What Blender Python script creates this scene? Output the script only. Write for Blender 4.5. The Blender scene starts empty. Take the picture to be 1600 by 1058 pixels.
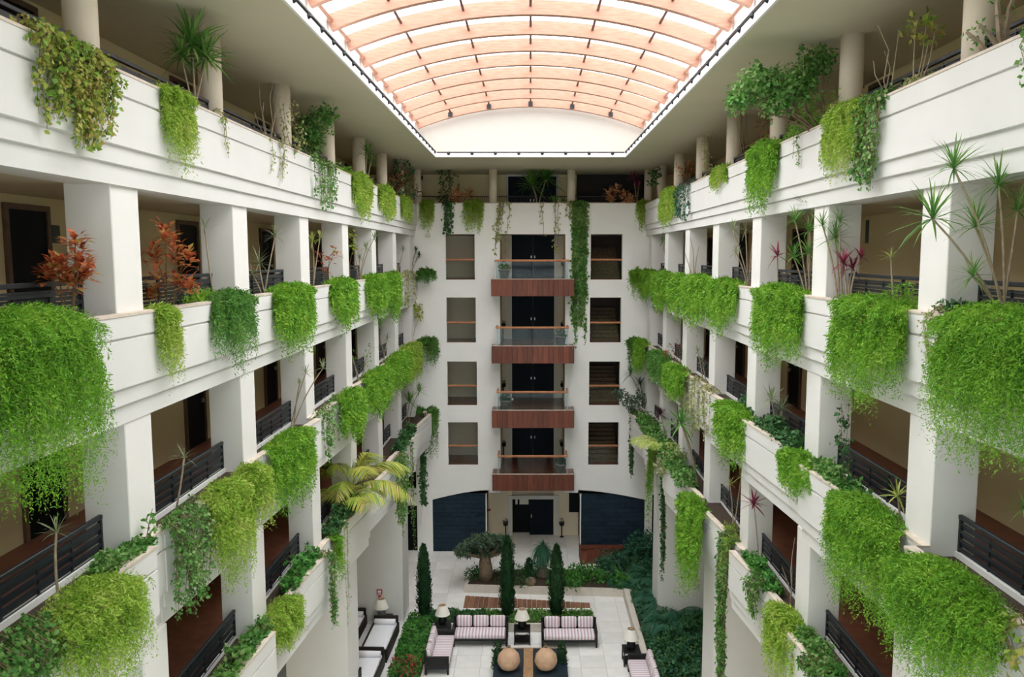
import bpy, math, random
import numpy as np
from mathutils import Vector, Matrix

# ------------------------------------------------------------------ camera, light, exposure
F = 1244.0; CX = 829.0; HOR = 400.0; H = 14.6          # focal length (px), vanishing point, eye height
PITCH = math.atan((529 - HOR) / F); CP, SP = math.cos(PITCH), math.sin(PITCH)
sc = bpy.context.scene
COL = sc.collection
cam_d = bpy.data.cameras.new('camera'); cam = bpy.data.objects.new('camera', cam_d); COL.objects.link(cam)
cam.location = (0, 0, H); cam.rotation_euler = (math.pi / 2 - PITCH, 0, 0)
cam_d.sensor_width = 36; cam_d.lens = F / 1600 * 36; cam_d.shift_x = -(CX - 800) / 1600
cam_d.clip_start = 0.1; cam_d.clip_end = 500
sc.camera = cam
world = bpy.data.worlds.new('overcast_sky'); sc.world = world; world.use_nodes = True
bg = world.node_tree.nodes['Background']
_n = world.node_tree.nodes; _l = world.node_tree.links      # overcast sky: three times brighter overhead than at the horizon
_tc = _n.new('ShaderNodeTexCoord'); _sx = _n.new('ShaderNodeSeparateXYZ'); _l.new(_tc.outputs['Generated'], _sx.inputs[0])
_mr = _n.new('ShaderNodeMapRange'); _mr.inputs['From Min'].default_value = 0.0; _mr.inputs['From Max'].default_value = 1.0
_mr.inputs['To Min'].default_value = 3.3; _mr.inputs['To Max'].default_value = 9.0; _l.new(_sx.outputs[2], _mr.inputs['Value'])
bg.inputs[0].default_value = (0.965, 0.985, 1.0, 1); _l.new(_mr.outputs[0], bg.inputs[1])
sc.view_settings.view_transform = 'Standard'; sc.view_settings.look = 'None'
sc.view_settings.gamma = 1.0; sc.view_settings.use_curve_mapping = False
sc.view_settings.exposure = -0.10
try:
    sc.cycles.diffuse_bounces = 7; sc.cycles.max_bounces = 14; sc.cycles.transparent_max_bounces = 16
    sc.cycles.sample_clamp_indirect = 8
except Exception:
    pass
random.seed(7); RNG = np.random.default_rng(7)

# ------------------------------------------------------------------ levels and plan (metres)
T = {5: 17.0, 4: 13.8, 3: 10.58, 2: 7.22}              # parapet tops
XQ = {5: 5.4, 4: 5.4, 3: 5.32, 2: 5.25}                # parapet planes
PH = 1.46                                              # parapet height down to the soffit
YB = 38.2                                              # back wall plane
ZC = 18.70                                             # top ceiling
YF = -2.5                                              # front wall
XW = 8.1                                               # corridor walls
PK = [11.03 + 4.34 * k for k in range(-1, 7)]          # pillar centres along the depth

def ray(px, py):
    a = (px - CX) / F; b = (529 - py) / F
    return (a, CP + b * SP, -SP + b * CP)
def onX(px, py, X):
    d = ray(px, py); t = X / d[0]; return Vector((X, t * d[1], H + t * d[2]))
def onY(px, py, Y):
    d = ray(px, py); t = Y / d[1]; return Vector((t * d[0], Y, H + t * d[2]))
def onZ(px, py, Z=0):
    d = ray(px, py); t = (Z - H) / d[2]; return Vector((t * d[0], t * d[1], Z))
def zx(px, X, Z):                                      # depth of the point at height Z in the plane |x| = X seen at column px
    return (F * X / abs(px - CX) + (Z - H) * SP) / CP

# ------------------------------------------------------------------ materials
def mat(name, col, rough=0.7, var=0.0, scale=4.0, bump=0.0, spec=0.3, metal=0.0, col2=None, stretch=None, detail=4.0, island=0.0):
    m = bpy.data.materials.new(name); m.use_nodes = True
    nt = m.node_tree; b = nt.nodes['Principled BSDF']
    b.inputs['Roughness'].default_value = rough; b.inputs['Specular IOR Level'].default_value = spec
    b.inputs['Metallic'].default_value = metal
    b.inputs['Base Color'].default_value = (*col, 1)
    if var or bump or col2:
        tc = nt.nodes.new('ShaderNodeTexCoord'); mp = nt.nodes.new('ShaderNodeMapping')
        nt.links.new(tc.outputs['Object'], mp.inputs[0])
        if stretch: mp.inputs['Scale'].default_value = stretch
        n = nt.nodes.new('ShaderNodeTexNoise'); n.inputs['Scale'].default_value = scale; n.inputs['Detail'].default_value = detail
        nt.links.new(mp.outputs[0], n.inputs['Vector'])
        r = nt.nodes.new('ShaderNodeValToRGB'); r.color_ramp.elements[0].position = 0.3; r.color_ramp.elements[1].position = 0.7
        c2 = col2 or tuple(c * (1 - var) for c in col)
        r.color_ramp.elements[0].color = (*c2, 1); r.color_ramp.elements[1].color = (*col, 1)
        nt.links.new(n.outputs['Fac'], r.inputs[0])
        out = r.outputs[0]
        if island:
            out = _rand_value(nt, out, island)
        nt.links.new(out, b.inputs['Base Color'])
        if bump:
            bp = nt.nodes.new('ShaderNodeBump'); bp.inputs['Strength'].default_value = bump; bp.inputs['Distance'].default_value = 0.02
            nt.links.new(n.outputs['Fac'], bp.inputs['Height']); nt.links.new(bp.outputs[0], b.inputs['Normal'])
    return m
def _rand_value(nt, out, amt):                          # each piece a little lighter or darker
    oi = nt.nodes.new('ShaderNodeObjectInfo'); mr = nt.nodes.new('ShaderNodeMapRange')
    mr.inputs['To Min'].default_value = 1 - amt; mr.inputs['To Max'].default_value = 1 + amt * 0.5
    nt.links.new(oi.outputs['Random'], mr.inputs['Value'])
    hs = nt.nodes.new('ShaderNodeHueSaturation'); nt.links.new(out, hs.inputs['Color']); nt.links.new(mr.outputs[0], hs.inputs['Value'])
    return hs.outputs[0]
def leafmat(name, cols, trans=0.3, rough=0.55):
    m = bpy.data.materials.new(name); m.use_nodes = True
    nt = m.node_tree; b = nt.nodes['Principled BSDF']; o = nt.nodes['Material Output']
    b.inputs['Roughness'].default_value = rough; b.inputs['Specular IOR Level'].default_value = 0.25
    g = nt.nodes.new('ShaderNodeNewGeometry'); r = nt.nodes.new('ShaderNodeValToRGB')
    els = r.color_ramp.elements
    while len(els) < len(cols): els.new(0.5)
    for i, c in enumerate(cols):
        els[i].position = i / max(1, len(cols) - 1); els[i].color = (*c, 1)
    # slow patches of lighter and yellower growth mixed with a random tint for each leaf
    tc = nt.nodes.new('ShaderNodeTexCoord'); n = nt.nodes.new('ShaderNodeTexNoise'); n.inputs['Scale'].default_value = 2.2; n.inputs['Detail'].default_value = 3
    nt.links.new(tc.outputs['Object'], n.inputs['Vector'])
    oi = nt.nodes.new('ShaderNodeObjectInfo'); ad = nt.nodes.new('ShaderNodeMath'); ad.operation = 'ADD'; fc = nt.nodes.new('ShaderNodeMath'); fc.operation = 'FRACT'
    nt.links.new(g.outputs['Random Per Island'], ad.inputs[0]); nt.links.new(oi.outputs['Random'], ad.inputs[1]); nt.links.new(ad.outputs[0], fc.inputs[0])
    mx = nt.nodes.new('ShaderNodeMath'); mx.operation = 'MULTIPLY_ADD'; mx.inputs[1].default_value = 0.7
    nt.links.new(fc.outputs[0], mx.inputs[0])
    m2 = nt.nodes.new('ShaderNodeMath'); m2.operation = 'MULTIPLY_ADD'; m2.inputs[1].default_value = 1.3; m2.inputs[2].default_value = -0.45
    nt.links.new(n.outputs['Fac'], m2.inputs[0]); nt.links.new(m2.outputs[0], mx.inputs[2])
    nt.links.new(mx.outputs[0], r.inputs[0])
    nt.links.new(r.outputs[0], b.inputs['Base Color'])
    t = nt.nodes.new('ShaderNodeBsdfTranslucent'); nt.links.new(r.outputs[0], t.inputs[0])
    mix = nt.nodes.new('ShaderNodeMixShader'); mix.inputs[0].default_value = trans
    nt.links.new(b.outputs[0], mix.inputs[1]); nt.links.new(t.outputs[0], mix.inputs[2]); nt.links.new(mix.outputs[0], o.inputs[0])
    return m

M = {}
M['plaster'] = mat('cream_plaster_dimmed', (0.71, 0.70, 0.672), 0.85, 0.05, 1.3, 0.05, 0.15)  # same plaster as the end wall, colour lowered against the strong skylight
M['plaster_pillar'] = mat('pillar_plaster_dimmed', (0.79, 0.77, 0.735), 0.85, 0.05, 1.3, 0.05, 0.15)  # same plaster again, lowered less, to even out the lighting
M['plaster_end'] = mat('brightened_plaster', (0.90, 0.885, 0.86), 0.85, 0.04, 1.3, 0.05, 0.15)  # same plaster raised in colour to make up for weaker light
M['plaster_warm'] = mat('beige_plaster', (0.72, 0.60, 0.355), 0.85, 0.05, 1.0, 0.03, 0.15)
M['column'] = mat('column_cream', (0.78, 0.69, 0.56), 0.8, 0.04, 1.5)
M['plaster_top'] = mat('brightened_beige_plaster', (0.86, 0.74, 0.46), 0.85, 0.04, 1.0)  # corridor beige lightened, standing in for more light on the top gallery
M['plaster_recess'] = mat('cream_recess_plaster', (0.80, 0.71, 0.56), 0.85, 0.04, 1.0)
M['soffit'] = mat('soffit_paint', (0.66, 0.60, 0.45), 0.85, 0.04, 0.8, 0.0, 0.15)
M['white'] = mat('white_paint', (0.86, 0.85, 0.83), 0.8, 0.03, 2.0)
M['gable'] = mat('gable_white_dimmed', (0.56, 0.54, 0.50), 0.85, 0.03, 2.0)  # the same white, darkened in colour to offset the skylight glare
M['coping'] = mat('coping_stone', (0.70, 0.60, 0.50), 0.75, 0.25, 6.0, 0.1)
M['terracotta_floor'] = mat('terracotta_floor', (0.24, 0.09, 0.055), 0.5, 0.3, 5.0)
M['soil'] = mat('dark_soil', (0.075, 0.05, 0.035), 0.95, 0.6, 30.0, 0.6)
M['iron'] = mat('dark_iron', (0.018, 0.022, 0.027), 0.45, 0.2, 9.0, 0.0, 0.4)
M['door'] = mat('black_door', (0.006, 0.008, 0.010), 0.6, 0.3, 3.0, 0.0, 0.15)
M['navy_door'] = mat('navy_door', (0.006, 0.013, 0.022), 0.6, 0.2, 3.0, 0.0, 0.15)
M['frame_wood'] = mat('brown_frame', (0.16, 0.10, 0.065), 0.6, 0.3, 6.0)
M['steel'] = mat('brushed_steel', (0.5, 0.5, 0.5), 0.35, 0.1, 20.0, 0.0, 0.5, 0.9)
M['slate'] = mat('blue_slate', (0.014, 0.034, 0.054), 0.7, 0.35, 5.0, 0.15, 0.25, island=0.25)
M['glulam'] = mat('salmon_glulam', (0.48, 0.285, 0.21), 0.6, 0.0, 3.0, 0.0, 0.2, col2=(0.40, 0.205, 0.14), stretch=(1, 8, 8))
M['purlin'] = mat('purlin_metal', (0.13, 0.055, 0.05), 0.5)
M['cherry'] = mat('cherry_wood', (0.21, 0.060, 0.030), 0.42, 0.0, 3.0, 0.0, 0.4, col2=(0.135, 0.034, 0.018), stretch=(5, 5, 0.5), island=0.3)
M['rail_wood'] = mat('handrail_wood', (0.52, 0.22, 0.10), 0.5, 0.25, 4.0)
M['floor_wood'] = mat('red_floor_wood', (0.17, 0.055, 0.032), 0.22, 0.3, 4.0, 0.0, 0.5)
M['deck'] = mat('deck_wood', (0.30, 0.145, 0.085), 0.6, 0.0, 3.0, 0.1, 0.3, col2=(0.20, 0.09, 0.05), stretch=(6, 0.6, 6), island=0.3)
M['stone'] = mat('pale_stone_tile', (0.82, 0.80, 0.77), 0.55, 0.10, 1.6, 0.03, 0.35, island=0.10)
M['stone_joint'] = mat('tile_joint', (0.50, 0.46, 0.40), 0.9)
M['curb'] = mat('curb_stone', (0.66, 0.60, 0.52), 0.8, 0.15, 3.0, 0.1)
M['black'] = mat('black_lacquer', (0.012, 0.012, 0.013), 0.4, 0.2, 5.0)
M['bed_wood'] = mat('dark_brown_wood', (0.030, 0.020, 0.016), 0.5, 0.4, 6.0)
M['linen'] = mat('white_linen', (0.80, 0.80, 0.84), 0.9, 0.04, 6.0, 0.1)
M['shade'] = mat('cream_shade', (0.84, 0.80, 0.72), 0.8, 0.05, 6.0)
M['terra'] = mat('sand_terracotta', (0.62, 0.40, 0.26), 0.75, 0.25, 5.0, 0.15)
M['tabletop'] = mat('blue_black_top', (0.020, 0.034, 0.048), 0.3, 0.3, 5.0, 0.0, 0.5)
M['tan_wood'] = mat('tan_wood', (0.42, 0.25, 0.13), 0.5, 0.3, 5.0)
M['zinc'] = mat('zinc_pot', (0.30, 0.32, 0.31), 0.5, 0.3, 6.0, 0.0, 0.4, 0.3)
M['sign_red'] = mat('sign_red', (0.45, 0.05, 0.05), 0.5)
M['sign_dark'] = mat('sign_dark', (0.03, 0.06, 0.05), 0.4)
M['bark'] = mat('grey_bark', (0.24, 0.17, 0.11), 0.9, 0.5, 12.0, 0.5)
M['cane'] = mat('pale_cane', (0.42, 0.33, 0.23), 0.85, 0.35, 14.0, 0.2)
M['twig'] = mat('brown_twig', (0.22, 0.15, 0.08), 0.9, 0.4, 14.0)
M['petal'] = mat('white_petal', (0.8, 0.8, 0.76), 0.7, 0.1, 5.0)

m = bpy.data.materials.new('striped_cloth'); m.use_nodes = True; nt = m.node_tree; b = nt.nodes['Principled BSDF']; b.inputs['Roughness'].default_value = 0.9
tc = nt.nodes.new('ShaderNodeTexCoord'); sx = nt.nodes.new('ShaderNodeSeparateXYZ'); nt.links.new(tc.outputs['Object'], sx.inputs[0])
mu = nt.nodes.new('ShaderNodeMath'); mu.operation = 'MULTIPLY'; mu.inputs[1].default_value = 8.2; nt.links.new(sx.outputs[0], mu.inputs[0])
fr = nt.nodes.new('ShaderNodeMath'); fr.operation = 'FRACT'; nt.links.new(mu.outputs[0], fr.inputs[0])
rp = nt.nodes.new('ShaderNodeValToRGB'); rp.color_ramp.interpolation = 'CONSTANT'
rp.color_ramp.elements[0].color = (0.78, 0.74, 0.76, 1); rp.color_ramp.elements[1].position = 0.5; rp.color_ramp.elements[1].color = (0.46, 0.26, 0.30, 1)
e = rp.color_ramp.elements.new(0.72); e.color = (0.60, 0.48, 0.54, 1)
nt.links.new(fr.outputs[0], rp.inputs[0]); nt.links.new(rp.outputs[0], b.inputs['Base Color']); M['stripe'] = m

def clear(name, tint, solid, f, rough=0.05):            # thin pane: mostly clear, part SOLID shader
    m = bpy.data.materials.new(name); m.use_nodes = True; nt = m.node_tree
    nt.nodes.remove(nt.nodes['Principled BSDF']); o = nt.nodes['Material Output']
    t = nt.nodes.new('ShaderNodeBsdfTransparent'); t.inputs[0].default_value = (*tint, 1)
    if solid == 'gloss':
        g = nt.nodes.new('ShaderNodeBsdfGlossy'); g.inputs['Roughness'].default_value = rough; g.inputs[0].default_value = (0.9, 0.95, 0.95, 1)
    else:
        g = nt.nodes.new('ShaderNodeBsdfTranslucent'); g.inputs[0].default_value = (0.95, 0.95, 0.95, 1)
    mx = nt.nodes.new('ShaderNodeMixShader'); mx.inputs[0].default_value = f
    nt.links.new(t.outputs[0], mx.inputs[1]); nt.links.new(g.outputs[0], mx.inputs[2]); nt.links.new(mx.outputs[0], o.inputs[0])
    return m
M['skypane'] = clear('skylight_sheet', (0.97, 0.97, 0.97), 'tr', 0.2)
M['glass'] = clear('balcony_glass', (0.86, 0.90, 0.90), 'gloss', 0.014)

M['fern'] = leafmat('fern_green', [(0.055, 0.155, 0.014), (0.13, 0.33, 0.024), (0.21, 0.44, 0.035), (0.33, 0.50, 0.065)])
M['fern_lime'] = leafmat('fern_lime', [(0.13, 0.26, 0.025), (0.25, 0.43, 0.04), (0.36, 0.52, 0.07), (0.48, 0.52, 0.14)])
M['fern_dark'] = leafmat('fern_dark', [(0.035, 0.12, 0.02), (0.075, 0.22, 0.035), (0.12, 0.29, 0.05), (0.2, 0.36, 0.08)])
M['ivy'] = leafmat('ivy_green', [(0.03, 0.11, 0.02), (0.07, 0.22, 0.035), (0.13, 0.30, 0.06), (0.30, 0.40, 0.15)])
M['ivy_yellow'] = leafmat('ivy_yellow', [(0.08, 0.20, 0.02), (0.17, 0.31, 0.035), (0.33, 0.38, 0.06), (0.45, 0.36, 0.10)])
M['vine_pale'] = leafmat('vine_pale', [(0.16, 0.24, 0.06), (0.30, 0.37, 0.13), (0.44, 0.46, 0.20), (0.52, 0.50, 0.28)])
M['leaf_dark'] = leafmat('leaf_dark', [(0.012, 0.055, 0.016), (0.028, 0.10, 0.03), (0.05, 0.15, 0.04), (0.10, 0.22, 0.07)], 0.2)
M['leaf_blue'] = leafmat('leaf_bluegreen', [(0.012, 0.06, 0.035), (0.022, 0.10, 0.055), (0.04, 0.14, 0.075), (0.07, 0.19, 0.10)], 0.2)
M['cypress'] = leafmat('cypress_green', [(0.008, 0.035, 0.014), (0.016, 0.062, 0.022), (0.03, 0.09, 0.03), (0.05, 0.13, 0.045)], 0.1)
M['hedge'] = leafmat('hedge_green', [(0.02, 0.09, 0.015), (0.04, 0.17, 0.025), (0.08, 0.26, 0.04), (0.14, 0.34, 0.07)], 0.2)
M['olive'] = leafmat('olive_grey', [(0.035, 0.075, 0.04), (0.07, 0.125, 0.07), (0.11, 0.17, 0.10), (0.17, 0.23, 0.15)], 0.2)
M['drac'] = leafmat('sword_leaf', [(0.04, 0.13, 0.03), (0.09, 0.23, 0.045), (0.15, 0.32, 0.06), (0.30, 0.44, 0.14)])
M['drac_grey'] = leafmat('grey_sword_leaf', [(0.12, 0.18, 0.08), (0.22, 0.28, 0.14), (0.32, 0.36, 0.20), (0.40, 0.42, 0.26)])
M['drac_dark'] = leafmat('dark_sword_leaf', [(0.015, 0.05, 0.03), (0.035, 0.10, 0.05), (0.06, 0.14, 0.065), (0.12, 0.2, 0.1)])
M['drac_yellow'] = leafmat('yellow_sword_leaf', [(0.20, 0.32, 0.05), (0.34, 0.44, 0.09), (0.46, 0.50, 0.14), (0.55, 0.55, 0.24)])
M['cordy'] = leafmat('magenta_leaf', [(0.07, 0.012, 0.025), (0.16, 0.02, 0.05), (0.28, 0.035, 0.08), (0.34, 0.08, 0.12)])
M['cordy_dark'] = leafmat('dark_purple_leaf', [(0.03, 0.015, 0.02), (0.07, 0.02, 0.035), (0.12, 0.03, 0.05), (0.16, 0.07, 0.07)])
M['croton'] = leafmat('croton_leaf', [(0.10, 0.02, 0.012), (0.30, 0.05, 0.02), (0.50, 0.12, 0.045), (0.60, 0.22, 0.09), (0.36, 0.33, 0.06)])
M['croton_pale'] = leafmat('croton_peach', [(0.40, 0.12, 0.05), (0.66, 0.28, 0.12), (0.78, 0.46, 0.25), (0.82, 0.62, 0.40)])
M['croton_brown'] = leafmat('croton_brown', [(0.10, 0.02, 0.012), (0.20, 0.05, 0.022), (0.30, 0.10, 0.04), (0.2, 0.2, 0.05)])
M['palm_yellow'] = leafmat('yellow_palm', [(0.14, 0.26, 0.03), (0.27, 0.37, 0.05), (0.42, 0.43, 0.08), (0.55, 0.43, 0.12)])
M['red_flower'] = leafmat('red_flower', [(0.22, 0.02, 0.025), (0.42, 0.03, 0.04), (0.5, 0.07, 0.08), (0.3, 0.04, 0.04)])

# ------------------------------------------------------------------ scene helpers
def tag(o, label=None, cat=None, group=None, kind=None):
    for k, v in (('label', label), ('category', cat), ('group', group), ('kind', kind)):
        if v: o[k] = v
    return o
def empty(name, loc=(0, 0, 0), rz=0.0, label=None, cat=None, group=None, kind=None):
    o = bpy.data.objects.new(name, None); COL.objects.link(o); o.location = loc; o.rotation_euler = (0, 0, rz)
    o.empty_display_size = 0.2
    return tag(o, label, cat, group, kind)
def link(name, me, parent=None, material=None):
    o = bpy.data.objects.new(name, me); COL.objects.link(o)
    if material is not None and not me.materials: me.materials.append(material)
    if parent is not None: o.parent = parent
    return o
class MB:
    def __init__(s): s.v = []; s.f = []
    def box(s, x0, x1, y0, y1, z0, z1):
        n = len(s.v)
        s.v += [(x0, y0, z0), (x1, y0, z0), (x1, y1, z0), (x0, y1, z0), (x0, y0, z1), (x1, y0, z1), (x1, y1, z1), (x0, y1, z1)]
        s.f += [(n, n + 3, n + 2, n + 1), (n + 4, n + 5, n + 6, n + 7), (n, n + 1, n + 5, n + 4), (n + 1, n + 2, n + 6, n + 5), (n + 2, n + 3, n + 7, n + 6), (n + 3, n, n + 4, n + 7)]
        return s
    def cham(s, x0, x1, y0, y1, z0, z1, c=0.01):       # box with chamfered vertical and horizontal edges (24 vertices)
        bm = __import__('bmesh'); b = bm.new(); bm.ops.create_cube(b, size=1)
        for v in b.verts: v.co = Vector(((x0 + x1) / 2 + v.co.x * (x1 - x0), (y0 + y1) / 2 + v.co.y * (y1 - y0), (z0 + z1) / 2 + v.co.z * (z1 - z0)))
        bm.ops.bevel(b, geom=list(b.edges), offset=c, segments=2 if c > 0.02 else 1, affect='EDGES', profile=0.5)
        b.verts.index_update(); n = len(s.v); s.v += [tuple(v.co) for v in b.verts]; s.f += [tuple(n + v.index for v in f.verts) for f in b.faces]; b.free()
        return s
    def sweep(s, poly, path, caps=True):               # poly: (outward, z) points; path: list of functions (outward, z) -> xyz
        n = len(s.v); k = len(poly)
        for fn in path: s.v += [fn(a, z) for a, z in poly]
        for i in range(len(path) - 1):
            for j in range(k):
                a = n + i * k + j; b = n + i * k + (j + 1) % k
                s.f.append((a, b, b + k, a + k))
        if caps:
            s.f.append(tuple(n + j for j in range(k))[::-1]); s.f.append(tuple(n + (len(path) - 1) * k + j for j in range(k)))
        return s
    def prism_y(s, pts, y0, y1):                        # polygon in (x, z) extruded along y
        n = len(s.v); k = len(pts)
        s.v += [(x, y0, z) for x, z in pts] + [(x, y1, z) for x, z in pts]
        s.f += [tuple(range(n, n + k)), tuple(range(n + 2 * k - 1, n + k - 1, -1))]
        s.f += [(n + j, n + k + j, n + k + (j + 1) % k, n + (j + 1) % k) for j in range(k)]
        return s
    def tube(s, pts, r0, r1=None, seg=6):
        pts = [Vector(p) for p in pts]; r1 = r0 if r1 is None else r1; n = len(s.v); k = len(pts)
        for i, p in enumerate(pts):
            t = (pts[min(i + 1, k - 1)] - pts[max(i - 1, 0)]); t = t.normalized() if t.length > 1e-9 else Vector((0, 0, 1))
            u = t.cross(Vector((0.3, 0.1, 1)) if abs(t.z) < 0.9 else Vector((1, 0.2, 0))).normalized(); w = t.cross(u)
            r = r0 + (r1 - r0) * i / max(1, k - 1)
            for j in range(seg):
                a = 2 * math.pi * j / seg; s.v.append(tuple(p + (u * math.cos(a) + w * math.sin(a)) * r))
        for i in range(k - 1):
            for j in range(seg):
                a = n + i * seg + j; b = n + i * seg + (j + 1) % seg; s.f.append((a, b, b + seg, a + seg))
        s.f.append(tuple(n + j for j in range(seg))[::-1]); s.f.append(tuple(n + (k - 1) * seg + j for j in range(seg)))
        return s
    def lathe(s, prof, seg=16, c=(0, 0)):               # (radius, z) profile
        n = len(s.v); k = len(prof)
        for r, z in prof:
            for j in range(seg):
                a = 2 * math.pi * j / seg; s.v.append((c[0] + r * math.cos(a), c[1] + r * math.sin(a), z))
        for i in range(k - 1):
            for j in range(seg):
                a = n + i * seg + j; b = n + i * seg + (j + 1) % seg; s.f.append((a, b, b + seg, a + seg))
        s.f.append(tuple(n + j for j in range(seg))[::-1]); s.f.append(tuple(n + (k - 1) * seg + j for j in range(seg)))
        return s
    def mesh(s, name, smooth=False):
        me = bpy.data.meshes.new(name); me.from_pydata(s.v, [], s.f); me.update()
        if smooth: me.polygons.foreach_set('use_smooth', [True] * len(me.polygons))
        return me
    def build(s, name, material, parent=None, smooth=False):
        return link(name, s.mesh(name, smooth), parent, material)
def struct(name, mb, material, label, parent=None, smooth=False):
    o = mb.build(name, material, parent, smooth); o['kind'] = 'structure'; o['label'] = label
    return o
def rects(a0, a1, b0, b1, holes):                       # rectangle minus rectangular holes, as rectangles
    xs = sorted({a0, a1, *[h[0] for h in holes], *[h[1] for h in holes]}); xs = [x for x in xs if a0 <= x <= a1]
    out = []
    for x0, x1 in zip(xs, xs[1:]):
        hz = sorted((h[2], h[3]) for h in holes if h[0] <= x0 + 1e-6 and h[1] >= x1 - 1e-6); z = b0
        for h0, h1 in hz:
            if h0 > z: out.append((x0, x1, z, h0))
            z = max(z, h1)
        if z < b1: out.append((x0, x1, z, b1))
    return out

# ------------------------------------------------------------------ leaf meshes with numpy
def nrm(a): return a / np.maximum(np.linalg.norm(a, axis=-1, keepdims=True), 1e-9)
def np_mesh(name, V, k, faces):                         # V (n, k, 3): n leaves of k vertices; faces: tuples of vertex numbers in a leaf
    n = len(V); me = bpy.data.meshes.new(name)
    me.vertices.add(n * k); me.vertices.foreach_set('co', np.ascontiguousarray(V, np.float32).ravel())
    q = len(faces[0]); fa = np.array(faces, np.int32)
    idx = (np.arange(n, dtype=np.int32)[:, None, None] * k + fa[None]).ravel()
    me.loops.add(len(idx)); me.loops.foreach_set('vertex_index', idx)
    nf = n * len(faces); me.polygons.add(nf); me.polygons.foreach_set('loop_start', np.arange(nf, dtype=np.int32) * q)
    me.update(calc_edges=True)
    return me
def diamonds(P, D, N, L, W):                            # thin pointed leaflets, one quad each
    D = nrm(D); S = nrm(np.cross(D, N)); L = np.asarray(L)[:, None]; W = np.asarray(W)[:, None]
    return np.stack([P, P + D * L * 0.5 + S * W * 0.5, P + D * L, P + D * L * 0.5 - S * W * 0.5], 1)
DIA = [(0, 1, 2, 3)]
def folded(P, D, N, L, W):                              # broad leaves folded along the midrib, four triangles each
    D = nrm(D); S = nrm(np.cross(D, N)); U = np.cross(S, D); L = np.asarray(L)[:, None]; W = np.asarray(W)[:, None]
    return np.stack([P, P + D * L * 0.45 + S * W * 0.5 + U * W * 0.12, P + D * L - U * L * 0.12, P + D * L * 0.45 - S * W * 0.5 + U * W * 0.12, P + D * L * 0.5], 1)
FOLD = [(0, 1, 4), (1, 2, 4), (0, 4, 3), (4, 2, 3)]
def swords(P, D, L, W, droop):                          # long strap leaves bending down, three quads each
    D = nrm(D); S = np.cross(D, np.array([0, 0, 1.0])); S = np.where(np.linalg.norm(S, axis=1, keepdims=True) < 0.05, np.array([[1.0, 0, 0]]), S); S = nrm(S)
    out = []; L = np.asarray(L)[:, None]; W = np.asarray(W)[:, None]; dr = np.asarray(droop)[:, None]
    for t, w in ((0, 0.35), (0.35, 0.5), (0.7, 0.38), (1, 0.04)):
        c = P + D * L * t + np.array([0, 0, -1.0]) * dr * L * t * t
        out += [c + S * W * w, c - S * W * w]
    return np.stack(out, 1)
SWO = [(0, 1, 3, 2), (2, 3, 5, 4), (4, 5, 7, 6)]
def runit(n): return nrm(RNG.normal(size=(n, 3)))
def stuff(o): o['kind'] = 'stuff'; return o

ORD = ['first', 'second', 'third', 'fourth', 'fifth', 'sixth', 'seventh', 'eighth']
LV = {5: 'top gallery', 4: 'second gallery', 3: 'third gallery', 2: 'lowest gallery'}
SIDE = {-1: 'daybed side', 1: 'palm garden side', 0: 'end wall'}
USED = {}
def where(side, lv, y):
    k = [i for i, c in enumerate(PK[1:]) if y > c - 0.55]
    p = 'before the first pillar' if not k else ('beside the %s pillar' if y < PK[1:][k[-1]] + 0.7 else 'past the %s pillar') % ORD[k[-1]]
    return '%s, %s, %s' % (LV[lv], SIDE[side], p)
def lab(desc, side, lv, y):
    s = '%s on %s' % (desc, where(side, lv, y)); USED[s] = USED.get(s, 0) + 1
    if USED[s] > 1: print('DUPLICATE LABEL', s)
    if len(s.replace(',', '').split()) > 16: print('LONG LABEL', s)
    return s
def lab2(s):
    USED[s] = USED.get(s, 0) + 1
    if USED[s] > 1: print('DUPLICATE LABEL', s)
    return s

# ================================================================== THE BUILDING
# ---- floor of stone tiles
flo = MB().box(-8.2, 8.2, YF, 43.0, -0.3, -0.02); floor = struct('floor', flo, M['stone_joint'], 'courtyard floor of pale stone tiles')
TS = 0.9
tile_me = MB().cham(-TS / 2 + 0.006, TS / 2 - 0.006, -TS / 2 + 0.006, TS / 2 - 0.006, -0.02, 0.0, 0.004).mesh('tile'); tile_me.materials.append(M['stone'])
for i in range(-7, 6):
    for j in range(0, 18):
        o = link('tile', tile_me, floor); o.location = ((i + 0.5) * TS, 25.2 + (j + 0.5) * TS, 0)
rest = MB().box(-8.2, 8.2, YF, 25.19, -0.02, 0.0).box(-8.2, -6.31, 25.2, 43, -0.02, 0).box(5.41, 8.2, 25.2, 43, -0.02, 0).box(-6.3, 5.4, 41.41, 43, -0.02, 0)
rest.build('paving', M['stone'], floor)

# ---- side walls behind the galleries (each with the solid wall down to the ground), front wall, outer back wall
wl = struct('wall_left', MB().box(-XW - 0.3, -XW, YF, 43, 0, ZC), M['plaster_warm'], 'beige corridor wall behind the galleries on the daybed side')
wr = struct('wall_right', MB().box(XW, XW + 0.3, YF, 43, 0, ZC), M['plaster_warm'], 'beige corridor wall behind the galleries on the palm garden side')
MB().box(-XW - 0.1, -XW + 0.012, YF, 43, T[5] - 0.55, ZC).build('brightened_wall_strip', M['plaster_top'], wl); MB().box(XW - 0.012, XW + 0.1, YF, 43, T[5] - 0.55, ZC).build('brightened_wall_strip', M['plaster_top'], wr)  # strips whose lighter colour imitates a better lit top corridor
fill_windows = []  # unseen windows added to send front light onto pillars and end wall
for i_ in range(3):
    for j_ in range(4): fill_windows.append((-4.9 + 3.3 * i_, -1.7 + 3.3 * i_, 0.8 + 4.3 * j_, 4.7 + 4.3 * j_))
wf = MB()
for x0, x1, z0, z1 in rects(-XW - 0.3, XW + 0.3, 0, 21.4, fill_windows): wf.box(x0, x1, YF - 0.3, YF, z0, z1)
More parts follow.
